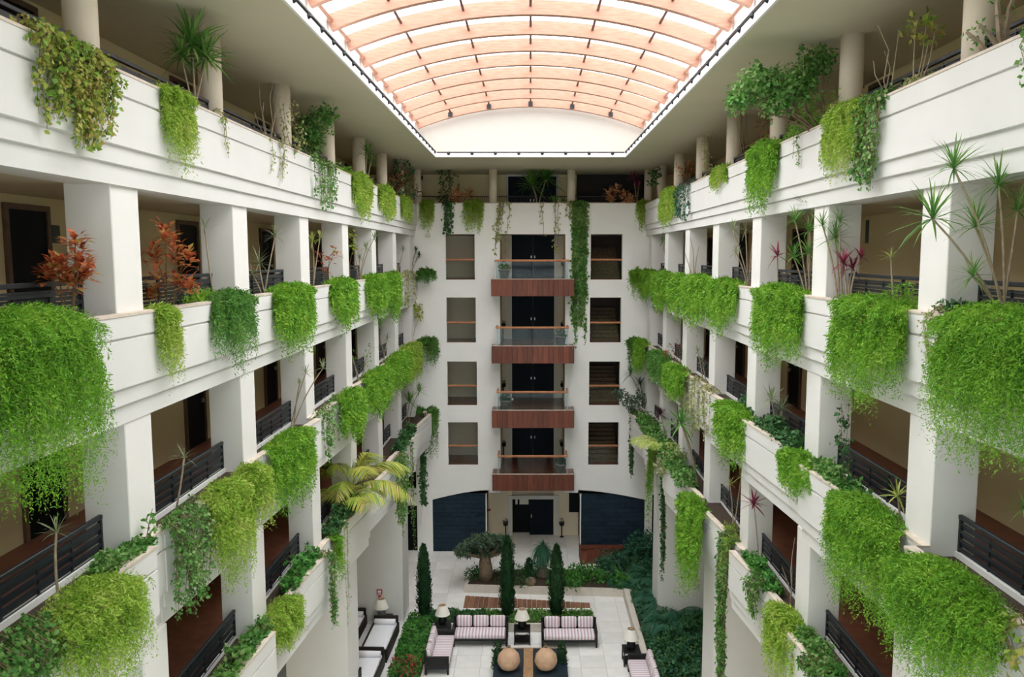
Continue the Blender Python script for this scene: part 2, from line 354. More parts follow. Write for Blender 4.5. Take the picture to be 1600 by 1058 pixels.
wf = struct('wall_front', wf, M['plaster'], 'cream end wall with tall windows added for front light behind the viewpoint')
for x0, x1, z0, z1 in fill_windows:
    MB().box(x0, x1, YF - 0.16, YF - 0.15, z0, z1).build('pane', M['glass'], wf)
    MB().box((x0 + x1) / 2 - 0.03, (x0 + x1) / 2 + 0.03, YF - 0.2, YF - 0.1, z0, z1).build('fill_mullion', M['iron'], wf)

# ---- galleries: slab, stepped parapet, coping, soil, kerb
def xb_(lv, y):                                          # plane of the gallery front
    if lv != 2: return XQ[lv]
    return float(np.interp(y, [18, 22, 26, 31.5, 38.2], [5.22, 5.12, 5.0, 4.88, 4.82]))
def saw(lv, y):                                         # the planters of the two lower galleries stand askew, far ends further into the atrium
    if lv > 3 or y < PK[0]: return 0.0
    amp = 0.20 if lv == 2 else 0.15
    for a, b in zip(PK, PK[1:] + [PK[-1] + 4.34]):
        if a - 0.375 <= y < a + 0.375: return 0.10
        if a + 0.375 <= y < b - 0.375: return 0.08 - (amp + 0.08) * (y - a - 0.375) / (b - a - 0.75)
    return 0.0
def xq(lv, y): return xb_(lv, y) + saw(lv, y)
PROF = [(0, 0), (0, -0.28), (-0.035, -0.285), (-0.035, -0.315), (0, -0.32), (0, -0.95), (-0.05, -0.96), (-0.05, -1.19), (-0.10, -1.20), (-0.10, -PH), (-0.55, -PH), (-0.55, -0.3), (-0.14, -0.3), (-0.14, 0)]
COPE = [(0.012, 0.0), (0.012, 0.035), (-0.152, 0.035), (-0.152, 0.0)]
for s in (-1, 1):
    for lv in (5, 4, 3, 2):
        ys = [YF, YB + 0.1]
        if lv < 4: ys = sorted(ys + [18, 22, 26, 31.5] + [p + e for p in PK for e in (-0.376, -0.374, 0.374, 0.376)])
        ys = [y for y in ys if y <= YB + 0.1]
        path = [(lambda a, z, y=y, q=xq(lv, y): (s * ((XQ[lv] if a < -0.5 else q) - a), y, T[lv] + z)) for y in ys]
        p = MB().sweep(PROF, path)
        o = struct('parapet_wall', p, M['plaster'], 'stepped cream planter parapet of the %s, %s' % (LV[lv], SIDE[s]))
        MB().sweep(COPE, path).build('coping', M['coping'], o)
        MB().sweep([(-0.14, -0.3), (-0.14, -0.12), (-0.55, -0.12), (-0.55, -0.3)], path).build('soil', M['soil'], o)
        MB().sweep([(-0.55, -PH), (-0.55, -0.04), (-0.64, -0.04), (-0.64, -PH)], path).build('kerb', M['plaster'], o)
        X0 = XQ[lv] + 0.6
        a, b_ = sorted((s * X0, s * XW))
        o = struct('gallery_floor', MB().box(a, b_, YF, 43, T[lv] - PH + 0.02, T[lv] - 0.57), M['soffit'], 'corridor slab of the %s, %s' % (LV[lv], SIDE[s]))
        MB().box(a, b_, YF, 43, T[lv] - 0.57, T[lv] - 0.55).build('floor_finish', M['terracotta_floor'], o)
# ---- square pillars of the three lower galleries, round columns of the top one
for s in (-1, 1):
    for lv in (4, 3, 2):
        x0 = max(XQ[lv] + 0.15, XQ[lv + 1] + 0.12)
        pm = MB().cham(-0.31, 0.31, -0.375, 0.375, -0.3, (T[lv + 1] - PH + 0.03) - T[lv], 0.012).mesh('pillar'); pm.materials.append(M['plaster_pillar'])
        for k, y in enumerate(PK):
            o = link('pillar', pm); o.location = (s * (x0 + 0.31), y, T[lv]); o['kind'] = 'structure'
            o['label'] = 'square cream pillar, %s, %s, %s in the row' % (LV[lv], SIDE[s], ORD[k])
    cm = MB().lathe([(0.215, -0.3), (0.215, ZC - T[5] + 0.02)], 24).mesh('column', True); cm.materials.append(M['column'])
    for k, y in enumerate(PK):
        o = link('column', cm); o.location = (s * 6.02, y, T[5]); o['kind'] = 'structure'
        o['label'] = 'round cream column of the top gallery, %s, %s in the row' % (SIDE[s], ORD[k])
# ---- arcade piers under the lowest gallery
for s in (-1, 1):
    for k, y in enumerate((13.3, 21.85, 30.35)):
        xi = xb_(2, y + 0.7) + 0.16
        a, b_ = sorted((s * xi, s * (XW if k != 1 or s > 0 else 7.05)))
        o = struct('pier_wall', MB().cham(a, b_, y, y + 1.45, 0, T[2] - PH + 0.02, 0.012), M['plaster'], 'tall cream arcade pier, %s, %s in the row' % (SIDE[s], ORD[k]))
        MB().box(a - 0.012, b_ + 0.012, y - 0.012, y + 1.462, 0, 0.14).build('skirting', M['white'], o)

struct('door_70', MB().box(-8.0, -7.0, 22.7, 22.8, 0, T[2] - PH), mat('grey_glazed_door', (0.30, 0.33, 0.38), 0.35, 0.1, 2.0), 'tall grey glazed door beside the near arcade pier')
# ---- iron railings between the pillars
bar_me = MB().box(-0.5, 0.5, -0.006, 0.006, -0.024, 0.024).mesh('slat'); bar_me.materials.append(M['iron'])
up_me = MB().box(-0.012, 0.012, -0.016, 0.016, -0.15, 0.38).mesh('upright'); up_me.materials.append(M['iron'])
def railing(s, lv, y0, y1, name_k, round_=False):
    X = s * (xq(lv, 0) + 0.60)
    r = empty('railing', (X, (y0 + y1) / 2, T[lv]), math.pi / 2, lab('black iron railing', s, lv, (y0 + y1) / 2), 'railing', 'gallery railings'); w = y1 - y0
    MB().cham(-w / 2, w / 2, -0.03, 0.03, 0.42, 0.48, 0.008).build('top_rail', M['iron'], r)
    MB().box(-w / 2, w / 2, -0.012, 0.012, 0.345, 0.375).build('mid_rail', M['iron'], r)
    nu = max(3, int(w / 0.62))
    for i in range(nu + 1):
        o = link('upright', up_me, r); o.location = (-w / 2 + 0.02 + (w - 0.04) * i / nu, 0, 0.0)
    for i in (0, nu // 2, nu):
        x = -w / 2 + 0.03 + (w - 0.06) * i / nu; MB().box(x - 0.022, x + 0.022, -0.022, 0.022, -0.05, 0.43).build('post', M['iron'], r)
    for i in range(7):                                  # the woven strips alternate before and behind the uprights
        o = link('slat', bar_me, r); o.location = (0, 0.012 if i % 2 else -0.012, -0.05 + i * 0.061); o.scale = (w, 1, 1)
for s in (-1, 1):
    for lv in (5, 4, 3, 2):
        hw = 0.375 if lv < 5 else 0.2
        edges = PK + [YB + 0.3]
        for k in range(len(edges) - 1):
            railing(s, lv, edges[k] + hw, edges[k + 1] - hw, k)

# ---- corridor doors with frames
DN = [0]
def corridor_door(s, lv, y, w=0.98, h=2.08):
    DN[0] += 1; z = T[lv] - 0.55
    d = empty('door_%d' % DN[0], (s * XW, y, z), 0, lab('black door in a brown frame', s, lv, y), None, None, 'structure')
    def bx(a0, a1, y0, y1, z0, z1): 
        x0, x1 = sorted((-s * a0, -s * a1)); return MB().box(x0, x1, y0, y1, z0, z1)
    bx(-0.02, 0.03, -w / 2, w / 2, 0, h).build('door_leaf', M['door'], d)
    f = bx(-0.02, 0.06, -w / 2 - 0.09, -w / 2, 0, h + 0.09); f.v += []; f.build('jamb', M['frame_wood'], d)
    bx(-0.02, 0.06, w / 2, w / 2 + 0.09, 0, h + 0.09).build('jamb', M['frame_wood'], d)
    bx(-0.02, 0.06, -w / 2, w / 2, h, h + 0.09).build('lintel', M['frame_wood'], d)
    bx(0.03, 0.08, w / 2 - 0.14, w / 2 - 0.06, 1.0, 1.1).build('handle', M['steel'], d)
    return d
for lv in (5, 4, 3, 2):
    for y in (12.9, 18.9, 24.5, 30.4, 35.8):
        corridor_door(-1, lv, y)
for lv, ys in ((5, (10.4, 18.9, 24.1, 30.4, 35.8)), (4, (24.1, 30.4, 35.8)), (3, (24.1, 30.4, 35.8)), (2, (19.0, 24.4, 30.4, 35.8))):
    for y in ys: corridor_door(1, lv, y)
# small plaques beside doors and in the corridors
for s, lv, px, py, w, h in ((-1, 4, 87, 366, 0.22, 0.3), (1, 4, 1355, 323, 0.2, 0.2), (1, 4, 1355, 362, 0.16, 0.55), (1, 5, 1363, 100, 0.3, 0.2), (1, 5, 1349, 128, 0.18, 0.3), (-1, 5, 420, 200, 0.2, 0.2)):
    p = onX(px, py, s * (XW - 0.005)); o = MB().box(-0.012, 0.012, -w / 2, w / 2, -h / 2, h / 2).build('wall_plaque', M['sign_dark']); o.location = p
    tag(o, lab('%s dark plaque' % ('tall' if h > 0.4 else 'small' if py > 330 or lv == 5 and py > 110 else 'lintel-height'), s, lv, p.y), 'plaque', 'corridor plaques')

# ---- top ceiling with the skylight opening, lip, gable
XO, YO, Y0 = 4.0, 33.8, 7.0  # near edge set back, out of view, to keep skylight off near walls
o = MB()
for x0, x1, y0, y1 in rects(-XW - 0.3, XW + 0.3, YF, 43, [(-XO, XO, Y0, YO)]): o.box(x0, x1, y0, y1, ZC, ZC + 0.12)
ceil = struct('ceiling', o, M['soffit'], 'beige soffit around the skylight opening')
for nm, args in (('left', (-XO, -XO + 0.05, Y0, YO)), ('right', (XO - 0.05, XO, Y0, YO)), ('back', (-XO, XO, YO - 0.05, YO)), ('front', (-XO, XO, Y0, Y0 + 0.05))):
    struct('trim_' + nm, MB().box(*args, ZC - 0.004, ZC + 0.16), M['white'], 'white lip of the skylight opening, %s edge' % nm)
ZS, ZR, XS = 19.84, 20.72, 4.65                          # arch springs at ZS, crown at ZR
R = (XS ** 2 + (ZR - ZS) ** 2) / (2 * (ZR - ZS)); ZCN = ZR - R; A0 = math.asin(XS / R)
def arc(r, n=24, a=A0): return [(r * math.sin(-a + 2 * a * i / n), ZCN + r * math.cos(-a + 2 * a * i / n)) for i in range(n + 1)]
pts = [(-XS - 0.4, ZC + 0.12), (XS + 0.4, ZC + 0.12)] + [(x, z) for x, z in arc(R + 0.5, 24, A0 * 1.08)][::-1]
struct('wall_gable', MB().prism_y(pts, YO + 0.25, YO + 0.5), M['gable'], 'white arched gable wall under the end of the skylight')
struct('wall_gable_front', MB().prism_y(pts, Y0 - 0.7, Y0 - 0.45), M['gable'], 'unseen white arched gable wall closing the shortened skylight')
for s in (-1, 1):
    a, b_ = sorted((s * (XS + 0.1), s * (XS + 0.4)))
    struct('wall_upstand', MB().box(a, b_, Y0 - 0.6, YO + 0.5, ZC + 0.12, ZS + 0.45), M['white'], 'white upstand carrying the skylight, %s' % SIDE[s])
    struct('ledge_wall', MB().box(min(s * (XO + 0.06), s * (XS + 0.1)), max(s * (XO + 0.06), s * (XS + 0.1)), Y0, YO, ZC + 0.12, ZC + 0.2), M['white'], 'white ledge beside the skylight opening, %s' % SIDE[s])
# ---- skylight: glulam arches, purlins, panes
sky = empty('skylight', (0, 0, ZR), 0, 'arched timber and glass skylight over the atrium', None, None, 'structure')
outer = arc(R + 0.36); inner = arc(R)
bm_ = MB().prism_y([(x, z - ZR) for x, z in inner] + [(x, z - ZR) for x, z in outer][::-1], -0.09, 0.09).mesh('beam'); bm_.materials.append(M['glulam'])
BY = [YO - 0.1 - 1.8 * k for k in range(16)]
for y in BY: link('beam', bm_, sky).location = (0, y, 0)
AP = [-0.98, -0.69, -0.355, 0.0, 0.355, 0.69, 0.98]
pur = []
for i, q in enumerate(AP):
    a = A0 * q; rr = R + 0.22; x, z = rr * math.sin(a), ZCN + rr * math.cos(a) - ZR
    e_ = i in (0, 6)
    o = MB().tube([(x, Y0 - 0.5, z), (x, YO + 0.1, z)], 0.05 if e_ else 0.035, None, 8).build('purlin', M['glulam'] if e_ else M['purlin'], sky)
    if not e_: MB().box(x - 0.09, x + 0.09, YO - 0.24, YO - 0.19, z - 0.2, z - 0.02).build('bracket', M['iron'], sky)
for i in range(6):
    a0, a1 = A0 * (AP[i] if i else -1.04), A0 * (AP[i + 1] if i < 5 else 1.04); n = 3
    A = [a0 + 0.002 + (a1 - a0 - 0.004) * j / n for j in range(n + 1)]
    poly = [((R + 0.40) * math.sin(a), ZCN + (R + 0.40) * math.cos(a) - ZR) for a in A] + [((R + 0.415) * math.sin(a), ZCN + (R + 0.415) * math.cos(a) - ZR) for a in A][::-1]
    pm = MB().prism_y(poly, -0.89, 0.89).mesh('pane'); pm.materials.append(M['skypane'])
    for y in BY[:-1]: link('pane', pm, sky).location = (0, y - 0.9, 0)
# ---- strings of small lamps along the opening
def light_string(p0, p1, n, label):
    p0, p1 = Vector(p0), Vector(p1); r = empty('light_string', p0, 0, label, 'light string', 'lamp strings round the skylight')
    d = p1 - p0; MB().tube([(0, 0, 0), tuple(d)], 0.042 if n > 10 else 0.025, None, 6).build('cable', M['iron'], r)
    bme = LAMP
    for i in range(n):
        o = link('lamp', bme, r); o.location = d * ((i + 0.5) / n)
LAMP = MB().lathe([(0.03, 0.03), (0.07, -0.01), (0.075, -0.07), (0.03, -0.11)], 8).mesh('lamp'); LAMP.materials.append(M['iron'])
light_string((-XO + 0.04, Y0 + 0.1, ZC + 0.20), (-XO + 0.04, YO - 0.05, ZC + 0.20), 30, 'black string of lamps along skylight edge, daybed side')
light_string((XO - 0.04, Y0 + 0.1, ZC + 0.20), (XO - 0.04, YO - 0.05, ZC + 0.20), 30, 'black string of lamps along skylight edge, palm garden side')
light_string((-XO + 0.1, YO - 0.04, ZC + 0.19), (XO - 0.1, YO - 0.04, ZC + 0.19), 8, 'black string of lamps along skylight edge, below the gable')

# ================================================================== END WALL
YW = YB; TW = 0.35
wx = lambda px: onY(px, 500, YW).x
def wz(py): return onY(829, py, YW).z
rowz = [(wz(366), wz(437)), (wz(465), wz(535)), (wz(565), wz(633)), (wz(660), wz(726))]
wins = []
for i, (zt, zb) in enumerate(rowz):
    wins.append((onY(696 + 1.3 * i, (366, 465, 565, 660)[i], YW).x, onY(742 + 1.0 * i, 437, YW).x, zb, zt))
    wins.append((onY(923 - 0.5 * i, 400, YW).x, onY(972 - 0.8 * i, 437, YW).x, zb, zt))
wins = [(min(a, b_), max(a, b_), c, d) for a, b_, c, d in wins]
CH = (wx(781.5), wx(883), 2.9, wz(366))                   # the tall central opening
ZT = wz(318)
wallb = MB()
for x0, x1, z0, z1 in rects(-8.1, 8.1, 3.0, ZT, [w for w in wins] + [(CH[0], CH[1], 3.0, CH[3]), (-6.2, -5.62, 3.2, 4.05)]): wallb.box(x0, x1, YW, YW + TW, z0, z1)
# lower part: spandrels with the shallow arch over the slate panels, outer piers
zA, zB2 = wz(781), wz(766)
for s in (-1, 1):
    xo = wx(672) if s < 0 else wx(1012); xi = wx(757) if s < 0 else wx(910)
    n = 10; pts = [(xo + (xi - xo) * i / n, zA + (zB2 - zA) * (1 - (1 - i / n) ** 1.45)) for i in range(n + 1)] + [(xi, 3.0), (xo, 3.0)]
    wallb.prism_y(pts if s < 0 else pts[::-1], YW, YW + TW)
    if s < 0:
        for x0, x1, z0, z1 in rects(-8.1, xo, 0, 3.0, [(-6.25, -5.6, 0.0, 2.35)]): wallb.box(x0, x1, YW, YW + TW, z0, z1)
    else:
        for x0, x1, z0, z1 in rects(xo, 8.1, 0, 3.0, [(6.0, 6.9, 0.0, 2.9)]): wallb.box(x0, x1, YW, YW + TW, z0, z1)
wallb.box(wx(757), wx(762), YW, YW + TW, zB2, 3.0)
wallb.box(wx(905), wx(910), YW, YW + TW, zB2, 3.0)
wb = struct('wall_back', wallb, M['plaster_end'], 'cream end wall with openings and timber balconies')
MB().box(-5.3, 5.3, YW - 0.03, YW + 0.5, ZT, ZT + 0.04).build('coping', M['coping'], wb)
MB().box(-5.3, 5.3, YW + TW, YW + 0.75, ZT - 0.4, ZT - 0.12).build('soil', M['soil'], wb)
MB().box(-5.3, 5.3, YW + 0.75, YW + 0.83, ZT - 0.4, ZT - 0.03).build('kerb', M['plaster'], wb)
# slate panels of coursed blocks
for s in (-1, 1):
    a, b_ = (wx(672), wx(757)) if s < 0 else (wx(910), wx(1012))
    pn = struct('wall_slate_panel', MB().box(a - 0.05, b_ + 0.05, YW + 0.12, YW + 0.3, 0, 3.0), M['tabletop'], 'blue slate block panel beside the entrance, %s' % SIDE[s])
    zc, row = 0.0, 0
    while zc < 2.95:
        hh = 0.2 + 0.06 * (row % 3 == 1); x = a - (0.35 if row % 2 else 0.0); j = 0
        while x < b_ - 0.02:
            ww = (0.72, 0.55, 0.9)[(row + j) % 3]; x0, x1 = max(x, a), min(x + ww, b_); j += 1; x += ww
            if x1 - x0 < 0.06: continue
            MB().cham(x0 + 0.004, x1 - 0.004, YW + 0.06 - 0.015 * ((row * 7 + j * 3) % 3) / 2, YW + 0.125, zc + 0.004, min(zc + hh, 2.98) - 0.004, 0.004).build('slate_block', M['slate'], pn)
        zc += hh; row += 1
    e0, e1 = (b_, b_ + 0.05) if s < 0 else (a - 0.05, a)
    MB().box(e0, e1, YW - 0.02, YW + 0.5, 0, 2.95).build('panel_edge', M['white'], pn)
# rooms behind: floors per storey, rear wall, cross walls of the central recess
YR = 40.55
fl = [onY(829, y, YW - 1.1).z for y in (437, 541.5, 642, 742)]
for i, z in enumerate(fl):
    o = struct('landing_floor', MB().box(-8.1, 8.1, YW + TW - 0.02, 43, z - 0.35, z - 0.02), M['soffit'], 'landing slab behind the end wall, %s from the top' % ORD[i])
    MB().box(-8.1, 8.1, YW + TW - 0.02, 43, z - 0.02, z).build('floor_finish', M['floor_wood'], o)
    MB().box(CH[0] + 0.002, CH[1] - 0.002, YW - 0.02, YW + TW - 0.02, z - 0.35, z - 0.001).build('threshold', M['floor_wood'], o)
gfloor = T[5] - 0.55
o = struct('landing_floor', MB().box(-5.95, 5.95, YW + TW, 43, CH[3] + 0.02, gfloor), M['soffit'], 'top landing slab behind the end wall parapet')
recess = MB()
recess.box(-8.1, 8.1, 43.0, 43.3, 0, ZC)
for x0, x1, z0, z1 in rects(wx(757), wx(910), 0, CH[3], [(wx(798), wx(868), 0, wz(366))]): recess.box(x0, x1, YR, YR + 0.15, z0, z1)
recess.box(wx(757), wx(910), YR + 0.5, YR + 0.6, 0, CH[3])
recess.box(CH[0] - 0.2, CH[0], YW + TW, YR + 0.2, 2.9, CH[3]).box(CH[1], CH[1] + 0.2, YW + TW, YR + 0.2, 2.9, CH[3])
recess.box(wx(757) - 0.25, wx(757) - 0.05, YW + TW, YR + 0.2, 0, 2.95).box(wx(910) + 0.05, wx(910) + 0.25, YW + TW, YR + 0.2, 0, 2.95)
recess.box(-7.2, wx(757) - 0.2, 40.9, 41.0, 3.0, CH[3])
rec = struct('wall_recess', recess, M['plaster_recess'], 'beige walls of the recess and landings behind the end wall')
struct('wall_stairwell', MB().box(1.9, 6.0, 42.2, 42.3, 3.0, CH[3]).box(5.2, 5.3, YW + TW, 42.2, 3.0, CH[3]), mat('stairwell_shadow_brown', (0.13, 0.10, 0.08), 0.8, 0.2, 1.0), 'stairwell lining coloured dark for shade behind the end wall')  # darkness of the unlit stairwell put into the lining colour
struct('wall_landing_top', MB().box(-8.1, 8.1, 41.0, 41.15, gfloor, ZC), M['plaster_top'], 'beige rear wall of the top landing')
# balustraded openings (window_n): handrail, glass pane, posts, sill
for i, (x0, x1, z0, z1) in enumerate(wins):
    w = empty('window_%d' % (i + 1), ((x0 + x1) / 2, YW, z0), 0, 'end wall opening with wood handrail, %s from top, %s' % (ORD[i // 2], SIDE[-1 if i % 2 == 0 else 1]), None, None, 'structure')
    hw = (x1 - x0) / 2; zr = (z1 - z0) * 0.44
    MB().cham(-hw, hw, 0.05, 0.13, zr - 0.045, zr + 0.045, 0.015).build('handrail', M['rail_wood'], w)
    MB().box(-hw + 0.02, hw - 0.02, 0.085, 0.095, 0.05, zr - 0.05).build('glass_pane', M['glass'], w)
    MB().box(-hw, hw, 0.0, TW, -0.001, 0.02).build('sill', M['floor_wood'], w)
    for sx_ in (-1, 1): MB().box(sx_ * (hw - 0.02) - 0.012, sx_ * (hw - 0.02) + 0.012, 0.07, 0.11, zr * 0.5 - 0.03, zr * 0.5 + 0.03).build('clamp', M['steel'], w)
# stair flights glimpsed through the dark openings
st = MB()
for k in range(9): st.box(-0.7, 0.7, k * 0.27, k * 0.27 + 0.29, k * 0.17 - 0.12, k * 0.17 + 0.05)
stm = st.mesh('stair'); stm.materials.append(M['bark'])  # dark material gives the steps the stairwell's shade as colour
for i, z in enumerate(fl):
    o = link('stair_flight', stm); o.location = (3.7, 39.4, z + 0.12); tag(o, lab2('shade-darkened stair flight behind the dark end wall opening, %s from the top' % ORD[i]), 'stairs', 'stair flights in the stairwell')
# timber balconies
YBF = YW - 1.1
plank_w = 0.25
for i, z in enumerate(fl):
    py = (436, 541, 642, 742)[i]; pb = (463, 568, 669, 767)[i]
    x0, x1 = onY(768 + 0.6 * i, py, YBF).x, onY(896.7, py, YBF).x; zb = onY(829, pb, YBF).z
    bl = empty('balcony', ((x0 + x1) / 2, YW, z), 0, 'cherry wood clad balcony with glass rail, %s from the top' % ORD[i], 'balcony', 'timber balconies on the end wall'); hw = (x1 - x0) / 2
    MB().box(-hw + 0.03, hw - 0.03, -1.06, 0.0, zb - z + 0.03, 0.0).build('slab', M['floor_wood'], bl)
    n = 16
    for k in range(n):
        a = -hw + 2 * hw * k / n; MB().cham(a + 0.002, a + 2 * hw / n - 0.002, -1.1 - 0.004 * (k % 3), -1.06, zb - z, 0.015, 0.004).build('plank', M['cherry'], bl)
    for sx_ in (-1, 1):
        for k in range(4): MB().box(sx_ * hw - 0.02, sx_ * hw + 0.02, -1.06 + k * 0.265, -0.80 + k * 0.265, zb - z, 0.01).build('plank', M['cherry'], bl)
    MB().box(-hw - 0.01, hw + 0.01, -1.115, -1.05, 0.015, 0.04).build('edge_trim', M['coping'], bl)
    rx0 = onY(773 + i, 406, YBF).x - (x0 + x1) / 2; rx1 = onY(890 - 0.5 * i, 406, YBF).x - (x0 + x1) / 2; zr = 0.88
    MB().cham(rx0, rx1, -1.06, -0.97, zr - 0.045, zr + 0.05, 0.015).build('handrail', M['rail_wood'], bl)
    for xx in (rx0 + 0.03, rx1 - 0.03):
        MB().cham(xx - 0.04, xx + 0.04, -0.98, 0.0, zr - 0.045, zr + 0.04, 0.015).build('side_handrail', M['rail_wood'], bl)
        MB().box(xx - 0.006, xx + 0.006, -0.98, -0.03, 0.06, zr - 0.05).build('glass_pane', M['glass'], bl)
        MB().box(xx - 0.015, xx + 0.015, -1.04, -1.0, 0.02, zr - 0.04).build('post', M['steel'], bl)
    xm = (rx0 + rx1) / 2
    for a, b_ in ((rx0 + 0.05, xm - 0.015), (xm + 0.015, rx1 - 0.05)): MB().box(a, b_, -1.025, -1.013, 0.06, zr - 0.05).build('glass_pane', M['glass'], bl)
# double doors at every storey of the recess
def double_door(n, xa, xb, y, z, h, label):
    d = empty('door_%d' % n, ((xa + xb) / 2, y, z), 0, label, None, None, 'structure'); hw = (xb - xa) / 2
    for s in (-1, 1):
        l = MB().cham(min(0.004 * s, s * hw), max(0.004 * s, s * hw), 0.06, 0.11, 0.01, h, 0.006).build('door_leaf', M['navy_door'], d)
        MB().box(s * 0.09 - 0.025, s * 0.09 + 0.025, 0.0, 0.06, h * 0.42, h * 0.42 + 0.12).build('handle', M['steel'], l)
        MB().box(s * (hw + 0.06) - 0.06, s * (hw + 0.06) + 0.06, -0.02, 0.12, 0, h + 0.1).build('jamb', M['plaster'], d)
    MB().box(-hw, hw, -0.02, 0.12, h, h + 0.1).build('lintel', M['plaster'], d)
hs = [2.35, 2.3, 2.3, 2.3]
for i, z in enumerate(fl):
    double_door(60 + i, onY(797.5, 400, YR).x, onY(868, 400, YR).x, YR, z, hs[i], 'dark navy double door behind the balcony, %s from the top' % ORD[i])
double_door(65, onY(794, 300, 40.88).x, onY(869, 300, 40.88).x, 40.88, gfloor, 2.15, 'dark navy double door on the top landing')
# ground floor entrance: dark portal with one leaf standing open
xa, xb = onY(799, 800, YR).x, onY(868, 800, YR).x
d = empty('door_66', ((xa + xb) / 2, YR, 0), 0, 'dark entrance double door on the ground floor, one leaf open', None, None, 'structure'); hw = (xb - xa) / 2
hd = onY(829, 780, YR).z
MB().cham(-0.2, hw, 0.05, 0.11, 0.01, hd, 0.006).build('door_leaf', M['navy_door'], d)
MB().box(-hw, -hw + 0.06, 0.11, 0.5, 0.01, hd).build('door_leaf', M['navy_door'], d)
MB().box(-0.14, -0.08, 0.0, 0.05, 0.95, 1.1).build('handle', M['steel'], d)
MB().box(-hw, hw, 0.45, 0.5, 0.0, hd).build('lobby_darkness', M['door'], d)  # black sheet, the lobby's darkness given as colour
MB().box(-hw + 0.2, -hw + 0.32, 0.43, 0.452, hd - 0.42, hd - 0.12).build('lobby_window', M['shade'], d)
MB().box(-hw + 0.42, -hw + 0.9, 0.43, 0.452, hd - 0.42, hd - 0.12).build('lobby_window', M['shade'], d)
for s in (-1, 1): MB().cham(s * (hw + 0.09) - 0.09, s * (hw + 0.09) + 0.09, -0.06, 0.1, 0, hd + 0.2, 0.01).build('jamb', M['plaster'], d)
MB().cham(-hw, hw, -0.06, 0.1, hd, hd + 0.2, 0.01).build('lintel', M['plaster'], d)
# side doors and dark windows at the foot of the end wall
struct('door_67', MB().box(-6.25, -5.6, YW + 0.2, YW + 0.26, 0, 2.35), M['door'], 'narrow black door at the foot of the end wall')
struct('window_9', MB().box(-6.2, -5.62, YW + 0.2, YW + 0.24, 3.2, 4.05), M['door'], 'small dark window above the narrow black door')
struct('door_68', MB().box(6.0, 6.9, YW + 0.2, YW + 0.26, 0, 2.9), M['door'], 'tall dark doorway behind the hanging vines')
xq0, xq1 = onY(889, 780, YR - 0.02).x, onY(908, 780, YR - 0.02).x
struct('window_10', MB().box(xq0, xq1, YR - 0.05, YR + 0.02, onY(895, 800, YR).z, 2.9), M['door'], 'dark high window beside the entrance')
# wide dark sheet on the top landing, an opening's shade put into its colour
a, b_ = onY(901, 290, 40.98).x, onY(1009, 290, 40.98).x
struct('door_69', MB().box(a, b_, 40.93, 41.02, gfloor, onY(950, 272, 40.98).z), mat('brown_shadow', (0.035, 0.028, 0.024), 0.7, 0.2, 2.0), 'wide dark sheet standing in for a shaded opening on the top landing')
# columns and railing of the top landing
cm = MB().lathe([(0.20, -0.3), (0.20, ZC - ZT + 0.02)], 20).mesh('column', True); cm.materials.append(M['column'])
for k, px in enumerate((652, 770.5, 892.5, 1013)):
    o = link('column', cm); o.location = (onY(px, 290, YW + 0.5).x, YW + 0.5, ZT); o['kind'] = 'structure'; o['label'] = 'round cream column of the top landing, %s in the row' % ORD[k]
xs = [onY(px, 290, YW + 0.79).x for px in (652, 770.5, 892.5, 1013)]
for k in range(3):
    r = empty('railing', ((xs[k] + xs[k + 1]) / 2, YW + 0.79, ZT), 0, lab2('thin black railing of the top landing, %s bay' % ORD[k]), 'railing', 'gallery railings'); hw = (xs[k + 1] - xs[k]) / 2 - 0.18
    MB().cham(-hw, hw, -0.025, 0.025, 0.36, 0.41, 0.008).build('top_rail', M['iron'], r)
    MB().box(-hw, hw, -0.01, 0.01, -0.02, 0.01).build('mid_rail', M['iron'], r)
    for j in range(31):
        o = link('upright', up_me, r); o.location = (-hw + 0.02 + (2 * hw - 0.04) * j / 30, 0, 0.0); o.scale = (0.7, 0.7, 1)
for px, py, nm in ((657, 278, 'column'), (948, 267, 'dark opening'), (1006, 276, 'last column')):
    p = onY(px, py, 40.99); o = MB().box(-0.13, 0.13, -0.02, 0.02, -0.1, 0.1).build('wall_plaque', M['sign_dark']); o.location = p
    tag(o, lab2('small dark plaque on the top landing wall near the %s' % nm), 'plaque', 'landing plaques')

